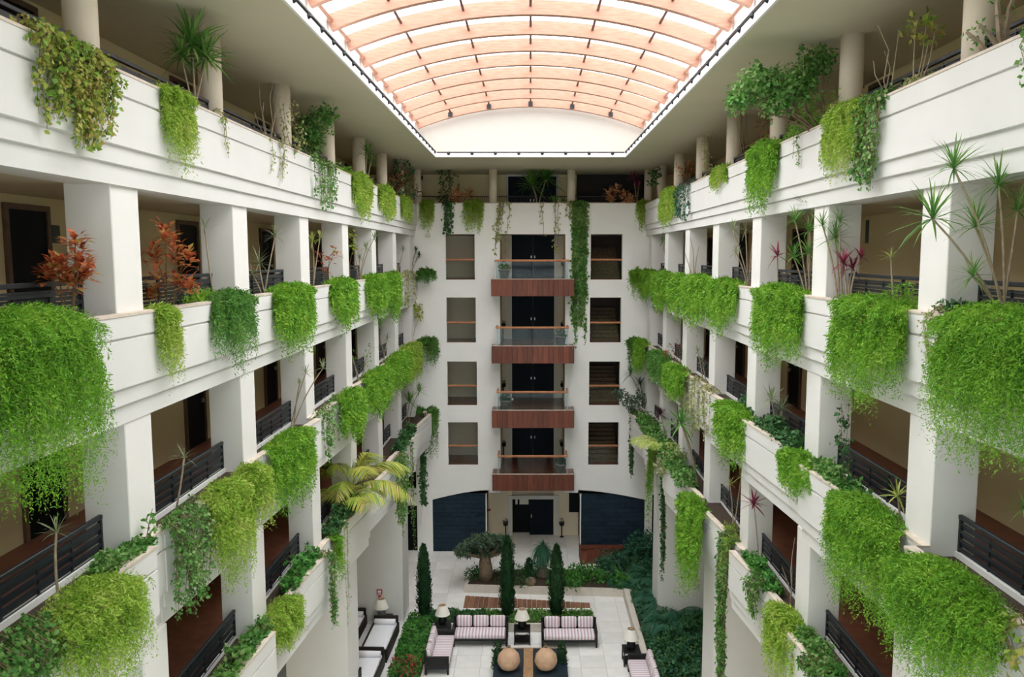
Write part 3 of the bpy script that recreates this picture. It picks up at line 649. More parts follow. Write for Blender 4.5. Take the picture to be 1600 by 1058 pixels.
# ================================================================== PLANTS ON THE GALLERIES
TRI = [0]
def leafobj(name, V, k, faces, m, parent, st=True):
    me = np_mesh(name, V, k, faces); TRI[0] += len(V) * (len(faces) * (2 if len(faces[0]) == 4 else 1))
    o = link(name, me, parent, m)
    return stuff(o) if st else o
def bez(P0, P1, P2, P3, t):
    t = t[..., None]; a = 1 - t
    return a ** 3 * P0 + 3 * a * a * t * P1 + 3 * a * t * t * P2 + t ** 3 * P3
def dbez(P0, P1, P2, P3, t):
    t = t[..., None]; a = 1 - t
    return 3 * a * a * (P1 - P0) + 6 * a * t * (P2 - P1) + 3 * t * t * (P3 - P2)
def fern(root, W, D, B, dist, m, mound=0.3, cover=3.2, depth=0.45, ragged=0.25):
    """Feathery hanging fern. Local x runs along the parapet, y out into the atrium, z up from the parapet top."""
    L0 = float(np.clip(0.0050 * dist, 0.044, 0.13)); W0 = L0 * 0.27
    area = W * (D * 0.85 + mound + 0.45)
    n = int(min(150000, max(1100, cover * 1.75 * area / (0.5 * L0 * W0))))
    nf = max(30, n // 58); k = n // nf
    u = RNG.uniform(-1, 1, nf); lump = 1 + ragged * np.sin(u * 5.3 + RNG.uniform(0, 6)) * np.sin(u * 11.7 + RNG.uniform(0, 6))
    prof = (1 - 0.32 * np.abs(u) ** 2.6) * lump
    q = RNG.uniform(0, 1, nf); top = q < 0.22
    d = np.where(top, RNG.uniform(0.0, 0.25, nf), 0.42 + 0.62 * RNG.uniform(0, 1.0, nf) ** 0.4) * D * prof
    y0 = RNG.uniform(-depth, -0.04, nf); b = B * RNG.uniform(0.12, 1.0, nf) ** 0.7 * (1 - 0.45 * np.abs(u) ** 2.5)
    mh = mound * RNG.uniform(0.35, 1.2, nf) * (1 - 0.75 * np.abs(u) ** 2)
    x = u * W / 2; z = np.zeros(nf)
    P0 = np.stack([x * 0.72, y0, z - 0.08], 1); P1 = np.stack([x * 0.84, y0 + 0.35 * (b - y0), mh * 1.35], 1)
    P2 = np.stack([x * 1.03 + RNG.normal(0, 0.04, nf), b, mh * 0.5 - 0.12 * d], 1)
    P3 = np.stack([x * 1.03 + RNG.normal(0, 0.035, nf), b * RNG.uniform(0.6, 1.0, nf), -d], 1)
    t = np.clip(((np.arange(k)[None] + RNG.uniform(0, 1, (nf, k))) / k) ** 0.72, 0.06, 1)
    A = [p[:, None, :] for p in (P0, P1, P2, P3)]
    C = bez(*A, t).reshape(-1, 3); G = nrm(dbez(*A, t)).reshape(-1, 3)
    r = runit(len(C)); Dv = nrm(G * 0.55 + r * 0.85 + np.array([0, 0.12, -0.12])); Nn = runit(len(C))
    C = C + runit(len(C)) * L0 * 0.25
    lo = C[:, 2] < 0.02; C[:, 1] = np.where(lo, np.maximum(C[:, 1], 0.03), C[:, 1])
    LL = L0 * RNG.uniform(0.6, 1.35, len(C)); tip = t.reshape(-1); LL *= np.where(tip > 0.85, 0.75, 1)
    V = diamonds(C, Dv, Nn, LL, LL * 0.27)
    lo = V[..., 2] < 0.02; V[..., 1] = np.where(lo, np.maximum(V[..., 1], 0.015), V[..., 1])
    leafobj('foliage', V, 4, DIA, m, root)
    ns = min(nf, 26); ts = np.linspace(0, 0.72, 7); mb = MB()                       # the wiry stalks
    for i in range(ns):
        pts = bez(P0[i], P1[i], P2[i], P3[i], ts)
        mb.tube([tuple(p) for p in pts], 0.007 if dist < 20 else 0.012, 0.004, 3)
    stuff(mb.build('stalk', M['twig'], root))
def side_root(name, s, lv, y, label, cat, group, X=None):
    return empty(name, (s * ((xq(lv, y) - (0.07 if lv < 4 else 0)) if X is None else X), y, T[lv]), {-1: -math.pi / 2, 1: math.pi / 2}[s], label, cat, group)
def hang(s, lv, xa, xb, yb, desc, m='fern', B=None, mound=0.3, **kw):
    """Hanging fern seen from column xa (near end) to xb (far end), reaching down to row yb."""
    za = zx(xa, xb_(lv, 15) - 0.15, T[lv]) if abs(xa - CX) > 5 else 30; zb = zx(xb, xb_(lv, 30) - 0.30, T[lv])
    if lv != 2: za = zx(xa, XQ[lv] - 0.15, T[lv]); zb = zx(xb, XQ[lv] - 0.30, T[lv])
    za = max(za, 4.5); zb = min(zb, YB - 0.15); y = (za + zb) / 2
    D = T[lv] - onX((xa + xb) / 2, yb, s * (xq(lv, y) - 0.25)).z
    W = max(0.35, (zb - za)); B = B or min(0.8, 0.26 + 0.2 * W)
    r = side_root('hanging_fern', s, lv, y, lab(desc, s, lv, y), 'fern', 'hanging ferns on the planters')
    fern(r, W * 0.96, D, B, math.hypot(y, 5), M[m], mound, **kw)
    return r
def strands(root, lines, dist, m, L=0.07, per=None, leaf_w=0.8, out=(0, 1, 0.25), spread=0.05, r=0.006, dens=1.0, solid_leaf=True):
    """Leafy runners along the given polylines (local coordinates)."""
    L = max(L, 0.0036 * dist); Ps, Ts = [], []; mb = MB()
    for ln in lines:
        ln = np.array(ln, float); seg = np.linalg.norm(np.diff(ln, axis=0), axis=1); tot = seg.sum(); n = max(3, int(tot / (L * 0.42) * dens))
        cum = np.concatenate([[0], np.cumsum(seg)]); q = np.sort(RNG.uniform(0, tot, n))
        P = np.stack([np.interp(q, cum, ln[:, i]) for i in range(3)], 1); Ps.append(P)
        mb.tube([tuple(p) for p in ln], max(r, 0.0003 * dist), max(r, 0.0003 * dist) * 0.6, 3)
    P = np.concatenate(Ps); n = len(P); P = P + RNG.normal(0, spread, (n, 3)) * np.array([1, 0.5, 0.6]); P[:, 1] = np.where(P[:, 2] < 0.03, np.maximum(P[:, 1], 0.02), P[:, 1]) if out[1] > 0.5 else P[:, 1]
    Dv = nrm(runit(n) * 0.8 + np.array([0, 0.35, -0.75])); Nn = nrm(np.array(out)[None] + runit(n) * 0.7)
    LL = L * RNG.uniform(0.55, 1.25, n)
    leafobj('foliage', folded(P, Dv, Nn, LL, LL * leaf_w), 5, FOLD, m, root)
    stuff(mb.build('runner', M['twig'], root))
def curtain(s, lv, xa, xb, yb, desc, m='ivy', L=0.07, n=None, name='trailing_ivy', B=0.16, dens=1.0, mat_in=0.35, label=None, ragged=0.5):
    za = zx(xa, xb_(lv, 15) - 0.08, T[lv]); zb = zx(xb, xb_(lv, 30) - 0.12, T[lv]); zb = min(zb, YB - 0.1); y = (za + zb) / 2
    D = T[lv] - onX((xa + xb) / 2, yb, s * (xq(lv, y) - 0.12)).z; W = abs(zb - za)
    r = side_root(name, s, lv, y, lab(desc, s, lv, y), 'vine', 'trailing vines on the planters'); d = math.hypot(y, 5)
    n = n or max(5, int(W / max(0.055, 0.0028 * d))); lines = []
    for i in range(n):
        u = RNG.uniform(-0.5, 0.5) * W; e = D * RNG.uniform(1 - ragged, 1.0) * (1 - 0.25 * abs(2 * u / W) ** 2); b = RNG.uniform(0.03, B); y0 = -RNG.uniform(0.05, mat_in + 0.06)
        pts = [(u, y0, -0.05), (u, y0 * 0.4, 0.10 + RNG.uniform(0, 0.1)), (u + RNG.normal(0, 0.03), b * 0.8, 0.02)]
        k = 5
        for j in range(1, k + 1): pts.append((u + RNG.normal(0, 0.03) + 0.08 * math.sin(u * 7 + j), b * (1 - 0.3 * j / k), -e * j / k))
        lines.append(pts)
    strands(r, lines, d, M[m], L, dens=dens)
    return r
def bed(s, lv, xa, xb, desc, m='ivy', L=0.09, h=0.22, cat='ground cover', name='leafy_ground_cover', depth=(-0.5, -0.12), dens=1.0, kind='fold'):
    za = zx(xa, xb_(lv, 15) + 0.3, T[lv]); zb = min(zx(xb, xb_(lv, 30) + 0.3, T[lv]), YB - 0.1); y = (za + zb) / 2; W = abs(zb - za); d = math.hypot(y, 5)
    r = side_root(name, s, lv, y, lab(desc, s, lv, y), cat, 'ground cover in the planters'); L = max(L, 0.0042 * d)
    n = int(min(9000, 4.0 * W * 0.55 / (L * L * 0.4) * dens)) + 40
    P = np.stack([RNG.uniform(-W / 2, W / 2, n), RNG.uniform(*depth, n), RNG.uniform(-0.1, 1, n) ** 1.0 * h], 1)
    P[:, 2] *= 0.55 + 0.45 * np.sin(P[:, 0] * 6.1) * np.sin(P[:, 0] * 2.3 + 1)
    Dv = nrm(runit(n) + np.array([0, 0.25, 0.35])); LL = L * RNG.uniform(0.6, 1.3, n)
    if kind == 'fold': leafobj('foliage', folded(P, Dv, nrm(runit(n) * 0.7 + np.array([0, 0.2, 1.0])), LL, LL * 0.7), 5, FOLD, M[m], r)
    else: leafobj('foliage', diamonds(P, Dv, runit(n), LL, LL * 0.25), 4, DIA, M[m], r)
    mb = MB()
    for i in range(8):
        x = RNG.uniform(-W / 2, W / 2); q = RNG.uniform(*depth); mb.tube([(x, q, -0.13), (x + RNG.normal(0, 0.05), q, 0.02), (x + RNG.normal(0, 0.1), q + 0.03, h * 0.6)], 0.008, 0.004, 3)
    stuff(mb.build('stem', M['twig'], r))
    return r
# ---- sword-leaved plants: separate leaves on the near ones, joined tufts on the far ones
SW_ME = {}
def sword_mesh(m, droop):
    key = (m, droop)
    if key not in SW_ME:
        V = swords(np.zeros((1, 3)), np.array([[1.0, 0, 0.0]]), [1.0], [0.075], [droop])
        V[..., 2] += np.array([0.01, -0.0, 0.012, -0.0, 0.01, 0, 0, 0])[None] * 0.6
        SW_ME[key] = np_mesh('leaf', V, 8, SWO); SW_ME[key].materials.append(M[m])
    return SW_ME[key]
def rosette_dirs(n, up=0.15, axis=(0, 0, 1)):
    a = np.arange(n) * 2.39996 + RNG.uniform(0, 6); e = np.linspace(1.35, -0.45, n) + RNG.normal(0, 0.12, n) + up
    e = np.clip(e, -0.9, 1.45)
    return np.stack([np.cos(a) * np.cos(e), np.sin(a) * np.cos(e), np.sin(e)], 1)
def dracaena(s, lv, basepx, heads, desc, m='drac', rad=None, nleaf=34, near=False, name='dracaena', cat='dracaena', width=0.075, stem='cane', inset=0.33, droop=0.25, stem_r=0.018, base_world=None, label=None, group='sword-leaved plants in the planters'):
    """heads: (px, py, radius in px) in the plane of the planter; basepx: column of the foot."""
    if base_world is None:
        X = s * (xb_(lv, 12) + inset) if lv != 2 else s * (XQ[2] + inset)
        y = min(zx(basepx, abs(X), T[lv]), YB - 0.4); base = Vector((X, y, T[lv] - 0.14)); loc = Vector((X, y, T[lv] - 0.13))
    else: base = loc = Vector(base_world); y = base.y; X = base.x
    r = empty(name, loc, 0, label or lab(desc, s, lv, y), cat, group); d = math.hypot(y, 5)
    vary = [0.0, 0.12, -0.1, 0.2, -0.16, 0.06]
    fr = []
    for i, h in enumerate(heads):
        hp = onY(h[0], h[1], y + vary[i % 6] * (1 if near or d < 20 else 2.0) + (h[3] if len(h) > 3 else 0)); hp = hp - loc; rd = h[2] * d / F * 1.05
        mid = Vector((hp.x * 0.35 + RNG.normal(0, 0.02), hp.y * 0.5, hp.z * 0.55)); foot = Vector((RNG.normal(0, 0.04), RNG.normal(0, 0.04), -0.02))
        ts = np.linspace(0, 1, 7); pts = [tuple((1 - t) ** 2 * np.array(foot) + 2 * t * (1 - t) * np.array(mid) + t * t * np.array(hp)) for t in ts]
        MB().tube(pts, max(stem_r, 0.0006 * d), max(stem_r * 0.75, 0.0005 * d), 6).build('stem', M[stem], r)
        dirs = rosette_dirs(nleaf); LL = rd * RNG.uniform(0.75, 1.1, nleaf)
        if near:
            for j in range(nleaf):
                o = link('leaf', sword_mesh(m, (0.15, 0.3, 0.45)[j % 3]), r); dv = Vector(dirs[j])
                o.matrix_local = Matrix.Translation(hp) @ dv.to_track_quat('X', 'Z').to_matrix().to_4x4() @ Matrix.Diagonal((LL[j], LL[j] * width / 0.075, LL[j], 1))
        else:
            wd = np.maximum(LL * width, 0.0011 * d)
            V = swords(np.repeat(np.array(hp)[None], nleaf, 0), dirs, LL, wd, np.full(nleaf, droop) * RNG.uniform(0.4, 1.5, nleaf)); fr.append(V)
            leafobj('leaf_rosette', V, 8, SWO, M[m], r)
    return r
# ---- crotons: broad leaves in whorls on bare stems
CR_ME = {}
def croton_mesh(m):
    if m not in CR_ME:
        V = folded(np.zeros((1, 3)), np.array([[1.0, 0, 0]]), np.array([[0, 0, 1.0]]), [1.0], [0.62])
        me = np_mesh('leaf', V, 5, FOLD); me.materials.append(M[m]); CR_ME[m] = me
    return CR_ME[m]
def croton(s, lv, basepx, tips, desc, m='croton', leaf=0.19, n=30, near=False, base_world=None, label=None, inset=0.3, wid=0.5, name='croton'):
    """tips: (px, py, radius px) of each whorled branch."""
    if base_world is None:
        X = s * (xb_(lv, 12) + inset) if lv != 2 else s * (XQ[2] + inset); y = min(zx(basepx, abs(X), T[lv]), YB - 0.4); loc = Vector((X, y, T[lv] - 0.13))
    else: loc = Vector(base_world); y = loc.y
    r = empty(name, loc, 0, label or lab(desc, s, lv, y), 'croton', 'colourful leaf plants in the planters'); d = math.hypot(y, 5); Ps, Ds, Ls = [], [], []
    for i, (px, py, rp) in enumerate(tips):
        hp = onY(px, py, y + RNG.normal(0, 0.10)) - loc; rd = rp * d / F
        foot = Vector((RNG.normal(0, 0.05), RNG.normal(0, 0.05), -0.02)); mid = (foot + hp) / 2 + Vector((RNG.normal(0, 0.03), 0, 0.05))
        MB().tube([foot, mid, hp], 0.012, 0.006, 5).build('stem', M['twig'], r)
        for j in range(n):
            t = RNG.uniform(0, 1); a = j * 2.4; el = RNG.uniform(-0.3, 1.1)
            dv = np.array([math.cos(a) * math.cos(el), math.sin(a) * math.cos(el), math.sin(el)])
            c = np.array(hp) + dv * rd * 0.45 * RNG.uniform(0.0, 1.3) - np.array([0, 0, rd * 0.9 * t])
            Ps.append(c); Ds.append(dv); Ls.append(max(leaf, 0.0042 * d) * RNG.uniform(0.7, 1.15))
    if near:
        me = croton_mesh(m)
        for c, dv, l in zip(Ps, Ds, Ls):
            o = link('leaf', me, r); o.matrix_local = Matrix.Translation(Vector(c)) @ Vector(dv).to_track_quat('X', 'Z').to_matrix().to_4x4() @ Matrix.Diagonal((l, l, l, 1))
    else:
        Ds = np.array(Ds); leafobj('foliage', folded(np.array(Ps), Ds, np.array([[0, 0, 1.0]]) + 0.3 * runit(len(Ds)), np.array(Ls), np.array(Ls) * wid), 5, FOLD, M[m], r)
    return r
# ---- shrubs: leafy clouds on forked stems
def cloud(blobs, n_per_m2, L, wl=0.55, shell=0.35, flat=1.0):
    Ps, Ns = [], []
    for c, rd in blobs:
        n = int(n_per_m2 * 4 * math.pi * rd * rd); q = runit(n); rr = rd * (1 - shell * RNG.uniform(0, 1, n) ** 1.6) * (0.9 + 0.2 * np.sin(q[:, 0] * 5 + q[:, 2] * 4))
        P = np.array(c) + q * rr[:, None] * np.array([1, 1, flat]); Ps.append(P); Ns.append(q)
    P = np.concatenate(Ps); N = np.concatenate(Ns); n = len(P)
    Dv = nrm(runit(n) + N * 0.5 + np.array([0, 0, -0.15])); LL = L * RNG.uniform(0.6, 1.25, n)
    return folded(P, Dv, nrm(N + 0.7 * runit(n)), LL, LL * wl)
def shrub_at(name, loc, blobs, m, label, cat, group=None, L=0.1, dens=90, wl=0.55, trunk='bark', trunk_r=0.03, shell=0.4, foot=None):
    """loc: foot; blobs: world (centre, radius)."""
    loc = Vector(loc); r = empty(name, loc, 0, label, cat, group)
    bl = [(tuple(Vector(c) - loc), rd) for c, rd in blobs]
    leafobj('foliage', cloud(bl, dens, L, wl, shell), 5, FOLD, M[m], r)
    for c, rd in bl[:8]:
        c = Vector(c); MB().tube([(RNG.normal(0, 0.02), RNG.normal(0, 0.02), -0.01), tuple(c * 0.5 + Vector((RNG.normal(0, 0.05), 0, 0.05))), tuple(c)], trunk_r, trunk_r * 0.35, 6).build('branch' if len(bl) > 1 else 'stem', M[trunk], r)
    return r
def shrub(s, lv, basepx, blobs, desc, m='ivy', inset=0.33, L=0.09, dens=90, wl=0.55, cat='shrub', name='shrub', trunk='twig', trunk_r=0.012, shell=0.7, off=0.0):
    X = s * (xb_(lv, 12) + inset) if lv != 2 else s * (XQ[2] + inset); y = min(zx(basepx, abs(X), T[lv]), YB - 0.4); d = math.hypot(y, 5)
    B = [(onY(b[0], b[1], y + off + RNG.normal(0, 0.08)), b[2] * d / F) for b in blobs]
    return shrub_at(name, (X, y, T[lv] - 0.13), B, m, lab(desc, s, lv, y), cat, 'shrubs in the planters', max(L, 0.0042 * d), dens, wl, trunk, trunk_r, shell)
def bare(s, lv, basepx, tips, desc, inset=0.33, r0=0.014, leafm=None, name='bare_shrub'):
    X = s * (xb_(lv, 12) + inset) if lv != 2 else s * (XQ[2] + inset); y = min(zx(basepx, abs(X), T[lv]), YB - 0.4); loc = Vector((X, y, T[lv] - 0.13)); d = math.hypot(y, 5)
    r = empty(name, loc, 0, lab(desc, s, lv, y), 'shrub', 'sparse shrubs in the planters'); Ps = []
    for px, py in tips:
        hp = onY(px, py, y + RNG.normal(0, 0.1)) - loc; m1 = hp * 0.35 + Vector((RNG.normal(0, 0.05), 0, 0.02)); m2 = hp * 0.7 + Vector((RNG.normal(0, 0.05), 0, 0.02))
        MB().tube([(0, 0, -0.02), m1, m2, hp], max(r0, 0.0007 * d), max(r0 * 0.4, 0.0003 * d), 5).build('branch', M['cane'], r)
        for q in (m2, hp): Ps += [np.array(q) + RNG.normal(0, 0.06, 3) for _ in range(7)]
    if leafm:
        P = np.array(Ps); n = len(P); l = max(0.07, 0.004 * d); leafobj('foliage', folded(P, nrm(runit(n) + np.array([0, 0, -0.3])), runit(n), np.full(n, l), np.full(n, l * 0.5)), 5, FOLD, M[leafm], r)
    return r
def climber(s, lv, basepx, path, desc, m='ivy', n=8, spread_px=12, L=0.07, X=None, name='climbing_vine', dens=1.0, world=None, label=None):
    """Climbing plant through the pixel path, in the plane just in front of the pillar."""
    if world is None:
        Xw = s * ((xb_(lv, 12) if lv != 2 else XQ[2]) + 0.10 if X is None else X); y = min(zx(basepx, abs(Xw), T[lv]), YB - 0.3); loc = Vector((Xw, y, T[lv] - 0.13))
    else: loc = Vector(world); y = loc.y
    r = empty(name, loc, 0, label or lab(desc, s, lv, y), 'vine', 'climbing vines'); d = math.hypot(y, 5); lines = []
    for i in range(n):
        ox = RNG.normal(0, spread_px * 0.5); lines.append([(RNG.normal(0, 0.03), RNG.normal(0, 0.03), 0.0)] + [tuple(onY(px + ox * (0.6 + 0.8 * RNG.uniform()), py, y + RNG.normal(0, 0.05)) - loc) for px, py in path])
    strands(r, lines, d, M[m], L, out=(0, -0.2, 0.6), spread=0.05, dens=dens)
    return r
# ---- feather palms
def palm(name, loc, fronds, m, label, cat='palm', leaflet=0.35, group=None, nl=26, wl=0.085, trunk=None, trunk_r=0.05, crown=(0, 0, 0)):
    """fronds: (azimuth, elevation, length, droop)."""
    r = empty(name, loc, 0, label, cat, group)
    if trunk: MB().tube([(0, 0, -0.02), tuple(Vector(crown) * 0.5), tuple(crown)], trunk_r, trunk_r * 0.8, 8).build('trunk', M[trunk], r)
    for az, el, Ln, dr in fronds:
        t = np.linspace(0, 1, nl); dv = np.array([math.cos(az) * math.cos(el), math.sin(az) * math.cos(el), math.sin(el)])
        C = np.array(crown) + dv * (t * Ln)[:, None] + np.array([0, 0, -1.0]) * (dr * Ln * t ** 2.2)[:, None]
        G = nrm(np.gradient(C, axis=0)); S = nrm(np.cross(G, np.array([0, 0, 1.0]))); vs = []
        sel = t > 0.18; l = leaflet * np.sin(np.pi * (0.12 + 0.85 * (t[sel] - 0.18) / 0.82)) * RNG.uniform(0.85, 1.1, sel.sum()) + 0.04
        for sg in (-1, 1):
            Dv = nrm(S[sel] * sg * 0.8 + G[sel] * 0.65 + np.array([0, 0, -0.12]) + 0.08 * runit(sel.sum()))
            vs.append(swords(C[sel], Dv, l, l * wl + 0.012, np.full(sel.sum(), 0.35)))
        f = leafobj('frond', np.concatenate(vs), 8, SWO, M[m], r, False)
        MB().tube([tuple(p) for p in C[::3]], 0.013, 0.004, 4).build('rachis', M[m], f)
    return r

# ------------------------------------------------------------------ top gallery, daybed side
curtain(-1, 5, 55, 172, 235, 'dense yellow-green lobed-leaf vine', 'ivy_yellow', 0.07, 80, 'trailing_vine', 0.26, 1.3, ragged=0.75)
dracaena(-1, 5, 303, [(300, 72, 52), (322, 92, 44), (283, 90, 34)], 'bright yucca with three stems', 'drac', near=True, nleaf=64, width=0.085)
hang(-1, 5, 262, 322, 255, 'narrow lime fern', 'fern_lime', 0.3, 0.22)
bed(-1, 5, 235, 280, 'low lime fern tuft', 'fern_lime', 0.07, 0.22, kind='dia')
curtain(-1, 5, 350, 366, 262, 'thin dry brown runner', 'ivy_yellow', 0.05, 3, 'trailing_vine', 0.06, 0.45)
bare(-1, 5, 418, [(405, 130), (428, 122), (412, 160), (438, 150), (398, 175)], 'leafless pale forked shrub')
curtain(-1, 5, 424, 446, 312, 'variegated cream runner', 'vine_pale', 0.06, 4, 'trailing_vine', 0.10, 0.9)
climber(-1, 5, 452, [(456, 226), (450, 195), (446, 160)], 'light leafy creeper round column', 'vine_pale', 5, 18)
shrub(-1, 5, 486, [(478, 205, 22), (497, 190, 24), (512, 180, 18), (490, 222, 20)], 'leafy green-yellow bush', 'ivy', L=0.12, dens=170)
curtain(-1, 5, 490, 526, 338, 'dark green ivy curtain', 'ivy', 0.075, 20, 'trailing_ivy', 0.16)
bed(-1, 5, 522, 562, 'feathery low asparagus tuft', 'fern', 0.07, 0.35, kind='dia')
hang(-1, 5, 556, 588, 338, 'lime fern tongue', 'fern_lime', 0.3, 0.25)
dracaena(-1, 5, 572, [(574, 238, 24), (580, 252, 18)], 'small spiky dracaena', 'drac')
hang(-1, 5, 596, 623, 342, 'rounded lime fern', 'fern_lime', 0.3, 0.25)
croton(-1, 5, 618, [(613, 275, 12), (624, 272, 12), (620, 288, 12), (630, 284, 9)], 'rust orange croton', 'croton_brown')
climber(-1, 5, 628, [(628, 300), (628, 270), (622, 242)], 'tall dark green creeper', 'leaf_dark', 10, 20, 0.10)
hang(-1, 5, 630, 649, 346, 'small lime fern', 'fern_lime', 0.28, 0.2)
croton(-1, 5, 644, [(650, 298, 7), (652, 308, 6)], 'tiny dark purple croton', 'cordy_dark', n=10)
# ------------------------------------------------------------------ second gallery, daybed side
hang(-1, 4, -70, 150, 800, 'huge bright green fern mound', 'fern', 0.85, 0.42, ragged=0.12, cover=3.4)
croton(-1, 4, 104, [(118, 372, 26), (90, 408, 26), (125, 405, 24), (110, 432, 24), (75, 425, 16), (132, 425, 14)], 'orange red croton with bare stems', 'croton', 0.15, 48, True)
croton(-1, 4, 262, [(258, 356, 24), (240, 388, 26), (272, 385, 26), (292, 398, 20), (245, 425, 28), (275, 430, 26), (295, 440, 18), (236, 455, 16)], 'big orange red croton bush', 'croton', 0.15, 48, True)
dracaena(-1, 4, 330, [(320, 356, 22)], 'pale thin dracaena stem', 'drac_grey', nleaf=16, near=True, width=0.05)
hang(-1, 4, 256, 300, 598, 'narrow lime fern streamer', 'fern_lime', 0.25, 0.15)
bed(-1, 4, 300, 345, 'low feathery green tuft', 'fern', 0.06, 0.25, kind='dia')
hang(-1, 4, 338, 412, 562, 'soft dark feathery fern', 'fern_dark', 0.34, 0.3, ragged=0.45, cover=2.4)
dracaena(-1, 4, 412, [(405, 412, 26), (430, 370, 22), (395, 430, 20)], 'grassy green dracaena', 'drac_grey', nleaf=22, near=True, width=0.05)
hang(-1, 4, 433, 500, 548, 'full bright green fern', 'fern', 0.42, 0.28)
dracaena(-1, 4, 490, [(488, 378, 24), (500, 372, 18)], 'yellowish strappy dracaena', 'drac_yellow', nleaf=20)
croton(-1, 4, 510, [(500, 398, 15), (515, 400, 15), (524, 390, 13), (508, 416, 12)], 'red brown croton', 'croton', 0.15, 16)
hang(-1, 4, 521, 566, 510, 'upright bright green fern', 'fern', 0.36, 0.25)
dracaena(-1, 4, 561, [(552, 365, 18), (572, 388, 16), (585, 372, 16), (562, 405, 14)], 'branched dark dracaena', 'drac_grey', nleaf=20)
shrub(-1, 4, 548, [(548, 365, 10), (552, 385, 9)], 'slim yellow-green bush', 'ivy_yellow', L=0.1)
hang(-1, 4, 576, 609, 498, 'thick bright green fern', 'fern', 0.42, 0.25)
hang(-1, 4, 607, 631, 498, 'slender bright green fern', 'fern', 0.36, 0.25)
dracaena(-1, 4, 622, [(615, 385, 13), (630, 392, 12), (608, 402, 11)], 'small grey-green dracaena', 'drac_grey', nleaf=18)
curtain(-1, 4, 628, 650, 482, 'variegated creamy runners', 'vine_pale', 0.07, 9, 'trailing_vine', 0.1)
dracaena(-1, 4, 645, [(650, 392, 12), (655, 400, 10)], 'far small dark dracaena', 'drac_dark', nleaf=18)
# ------------------------------------------------------------------ third gallery, daybed side
hang(-1, 3, 70, 208, 1085, 'huge yellowish fern mound', 'fern_lime', 0.75, 0.34, ragged=0.15)
curtain(-1, 3, -40, 92, 1090, 'dark small-leaved ivy mass', 'ivy', 0.065, 60, 'trailing_ivy', 0.3, 1.1, ragged=0.3)
dracaena(-1, 3, 86, [(88, 832, 28)], 'pale spiky dracaena on a cane', 'drac_grey', nleaf=26, near=True, width=0.06)
bed(-1, 3, 130, 205, 'low ivy carpet', 'ivy', 0.07, 0.18)
curtain(-1, 3, 262, 326, 975, 'bright small-leaved ivy', 'ivy', 0.065, 34, 'trailing_ivy', 0.2, 1.1)
climber(-1, 3, 228, [(228, 838), (232, 815), (236, 795)], 'young leafy sprig', 'ivy', 2, 6, 0.1)
hang(-1, 3, 326, 396, 915, 'long yellowish fern', 'fern_lime', 0.42, 0.3)
hang(-1, 3, 378, 418, 838, 'yellow-green fern tongue', 'fern_lime', 0.38, 0.3)
dracaena(-1, 3, 280, [(288, 716, 22)], 'grey spiky dracaena on a thin cane', 'drac_grey', nleaf=22, near=True, width=0.05)
hang(-1, 3, 424, 495, 790, 'full mid green fern', 'fern', 0.44, 0.3)
dracaena(-1, 3, 455, [(478, 583, 18), (505, 575, 20), (468, 600, 12)], 'thin bent dracaena', 'drac_grey', nleaf=18, width=0.05)
curtain(-1, 3, 498, 540, 722, 'heart-leaved green creeper', 'ivy', 0.09, 20, 'trailing_ivy', 0.22)
hang(-1, 3, 530, 570, 690, 'tall bright green fern', 'fern', 0.42, 0.3)
hang(-1, 3, 570, 612, 648, 'deep green fern', 'fern', 0.45, 0.3)
hang(-1, 3, 606, 642, 608, 'mid green fern hood', 'fern', 0.42, 0.3)
hang(-1, 3, 630, 660, 592, 'olive green fern', 'fern_lime', 0.42, 0.28)
bare(-1, 3, 560, [(552, 560), (572, 555), (545, 530), (580, 540)], 'sparse twiggy plant', leafm='ivy')
dracaena(-1, 3, 600, [(592, 520, 14), (605, 530, 12)], 'wispy far dracaena', 'drac_grey', nleaf=16)
shrub(-1, 3, 645, [(651, 482, 11), (655, 495, 9)], 'yellow broad-leaved plant', 'palm_yellow', L=0.16, dens=50)
# ------------------------------------------------------------------ lowest gallery, daybed side
hang(-1, 2, 285, 415, 1120, 'wide mid green fern', 'fern', 0.5, 0.3)
bed(-1, 2, 320, 420, 'mixed leafy carpet', 'ivy', 0.10, 0.35)
shrub(-1, 2, 405, [(405, 968, 22), (425, 985, 20), (385, 962, 16)], 'pale green palmate plant', 'vine_pale', L=0.22, dens=40, wl=0.4)
hang(-1, 2, 428, 500, 985, 'rounded yellow-green fern', 'fern_lime', 0.46, 0.3)
bed(-1, 2, 438, 500, 'broad-leaved green carpet', 'hedge', 0.11, 0.5)
curtain(-1, 2, 505, 522, 1000, 'long narrow ivy rope', 'ivy', 0.07, 12, 'trailing_ivy', 0.16, ragged=0.2)
hang(-1, 2, 530, 553, 900, 'tapering green fern', 'fern', 0.3, 0.2)
curtain(-1, 2, 536, 552, 1020, 'thin pale hanging runner', 'vine_pale', 0.05, 3, 'trailing_vine', 0.12, 0.5)
bed(-1, 2, 500, 560, 'dark leafy undergrowth', 'leaf_dark', 0.12, 0.6)
curtain(-1, 2, 596, 628, 872, 'long pale green creeper', 'ivy', 0.08, 30, 'trailing_ivy', 0.14, ragged=0.35)
curtain(-1, 2, 628, 637, 900, 'very thin long runner', 'ivy', 0.07, 4, 'trailing_vine', 0.1, 0.7)
dracaena(-1, 2, 636, [(640, 628, 24), (655, 612, 18)], 'glossy strappy dracaena', 'drac', nleaf=26, width=0.1)
bed(-1, 2, 600, 636, 'dark leafy clump', 'leaf_dark', 0.1, 0.5)
yp = zx(560, XQ[2] + 0.1, T[2] + 1)
lp = Vector((-XQ[2] - 0.25, min(zx(545, XQ[2] + 0.2, T[2]), 30), T[2] - 0.12))
